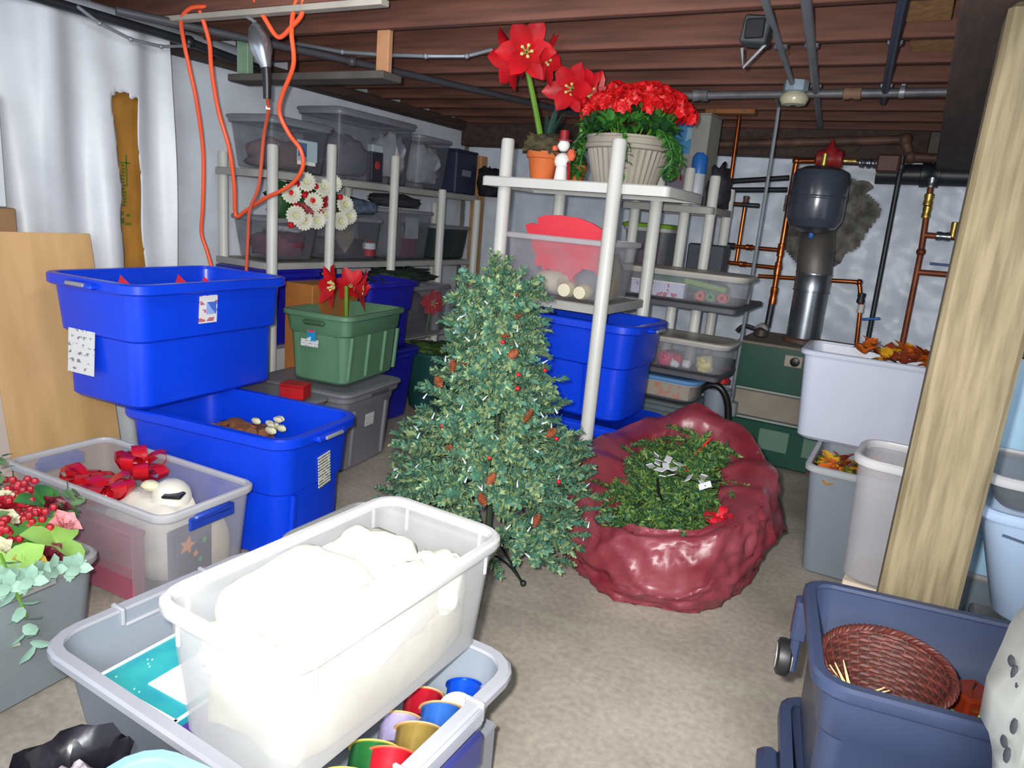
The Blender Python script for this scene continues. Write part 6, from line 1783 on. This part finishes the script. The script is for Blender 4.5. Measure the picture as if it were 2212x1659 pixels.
# white printed sack at the right edge
bx = thing('shipping_carton', 'cream carton below the printed white sack at the right edge', 'box', (.50, 1.22, 0), R(8))
mb = MB(); mb.box((0, 0, .35), (.40, .26, .70), bev=.006); obj('carton', mb, mat('pale cream card', '#9c9783', .7), bx)
mb = MB(); mb.box((-.202, 0, .6), (.004, .05, .18)); obj('tape', mb, mat('tan tape', ''), bx)
sk = thing('printed_sack', 'white plastic sack with dark printed marks at the right edge', 'sack', (.425, 1.23, .705), R(8))
SKM = mat('white sack film', '#a9aba6', .35, .05, 5.0, bump=.25)
obj('sack', lump((0, 0, .16), (.205, .12, .19), 1.6, .14, 130, 40, 22, .55), SKM, sk, 60)
mb = MB(); mb.tube([(-.17, -.05, .33), (-.05, -.08, .345), (.10, -.06, .34)], .012, 8, smooth_n=4); obj('seam', mb, SKM, sk)
for r_ in range(4):
    for k in range(5):
        if (r_ * 5 + k) % 4 == 3:
            continue
        mb = MB(); mb.ball((-.197 + .012 * (r_ == 0), -.065 + k * .022 + r_ * .004, .06 + r_ * .045 + k * .006), .010, 7, 5, (.4, .8 + .4 * (k % 2), 1.3 - .5 * (k % 2)))
        obj('printed_mark', mb, mat('dark print', '#3a3e42', .5), sk, label='dark printed mark')
mb = MB(); mb.tube([(-.14, -.11, .01), (-.175, -.10, .10), (-.17, -.10, .22), (-.14, -.09, .30)], .010, 6, smooth_n=5); obj('dark_stripe', mb, mat('dark print', ''), sk)
# things behind the post at right
t = clear_tub('smoky tub on the floor behind the post at the right edge', (.55, 2.52, 0), .62, .50, .45, 0, m=GREYCL, rm=MATS['smoky rim'])
obj('base_box', MB().box((0, 0, .2), (.4, .3, .38), bev=.01), mat('mixed grey box', '#6a6d6e', .7, .3, 12.0), t)
bu = tote('plastic_tub', 'pale blue white tapered tub with three dark dots, behind the post', (.545, 2.50, .455), .56, .40, .36, mat('pale blue white plastic', '#9fb4cf', .4, .04, 3.0), taper=.10, r=.06, rim_w=.016, rim_h=.03, handles=None, cat='plastic tub')
for k, (xx, zz) in enumerate(((-.05, .275), (-.075, .245), (-.10, .215))):
    mb = MB(); mb.lathe([(.010, 0), (.010, .003)], (0, 0, 0), 14, rot=Matrix.Rotation(PI / 2, 4, 'X').to_euler(), cap0=True, cap1=True)
    obj('dot', mb, mat('dark dot', '#3d4a5c', .5), bu, loc=(xx, -.184 + (.275 - zz) * .27 + .012, zz), label='dark round dot')
mb = MB(); mb.box((0, 0, 0), (.075, .004, .007)); obj('dash', mb, MATS['dark dot'], bu, loc=(-.165, -.167, .285), rot=(0, R(8), 0), label='dark dash mark')
t = clear_tub('low smoky tub resting on the pale blue white tub behind the post', (.545, 2.50, .817), .56, .40, .10, 0, m=GREYCL, rm=CLRIM)
bn = thing('framed_picture', 'black framed light blue picture standing behind the post at right', 'picture', (.56, 2.78, 0), R(-4))
mb = MB()
for c, s in (((-.36, 0, .62), (.05, .04, 1.24)), ((.36, 0, .62), (.05, .04, 1.24)), ((0, 0, 1.22), (.77, .04, .05)), ((0, 0, .03), (.77, .04, .05))):
    mb.box(c, s, bev=.004)
obj('frame', mb, BLACK, bn)
mb = MB(); mb.box((0, .005, .62), (.70, .012, 1.18)); obj('picture', mb, mat('pale blue print', '#8fb2cc', .4, .12, 3.0), bn)
mb = MB(); mb.box((.0, 0, 1.10), (.04, .01, .2)); 
gx = thing('grey_sack', 'crumpled grey brown sack high at the right edge behind the post', 'sack', (.62, 2.50, .925))
obj('sack', lump((0, 0, .16), (.22, .14, .17), 2, .35, 140), mat('grey brown cloth', '#57504a', .8, .25, 7.0, bump=.4), gx, 60)
mb = MB(); mb.tube([(-.1, -.1, .28), (0, -.08, .33), (.1, -.1, .28)], .01, 6, smooth_n=3); obj('drawstring', mb, BLACK, gx)
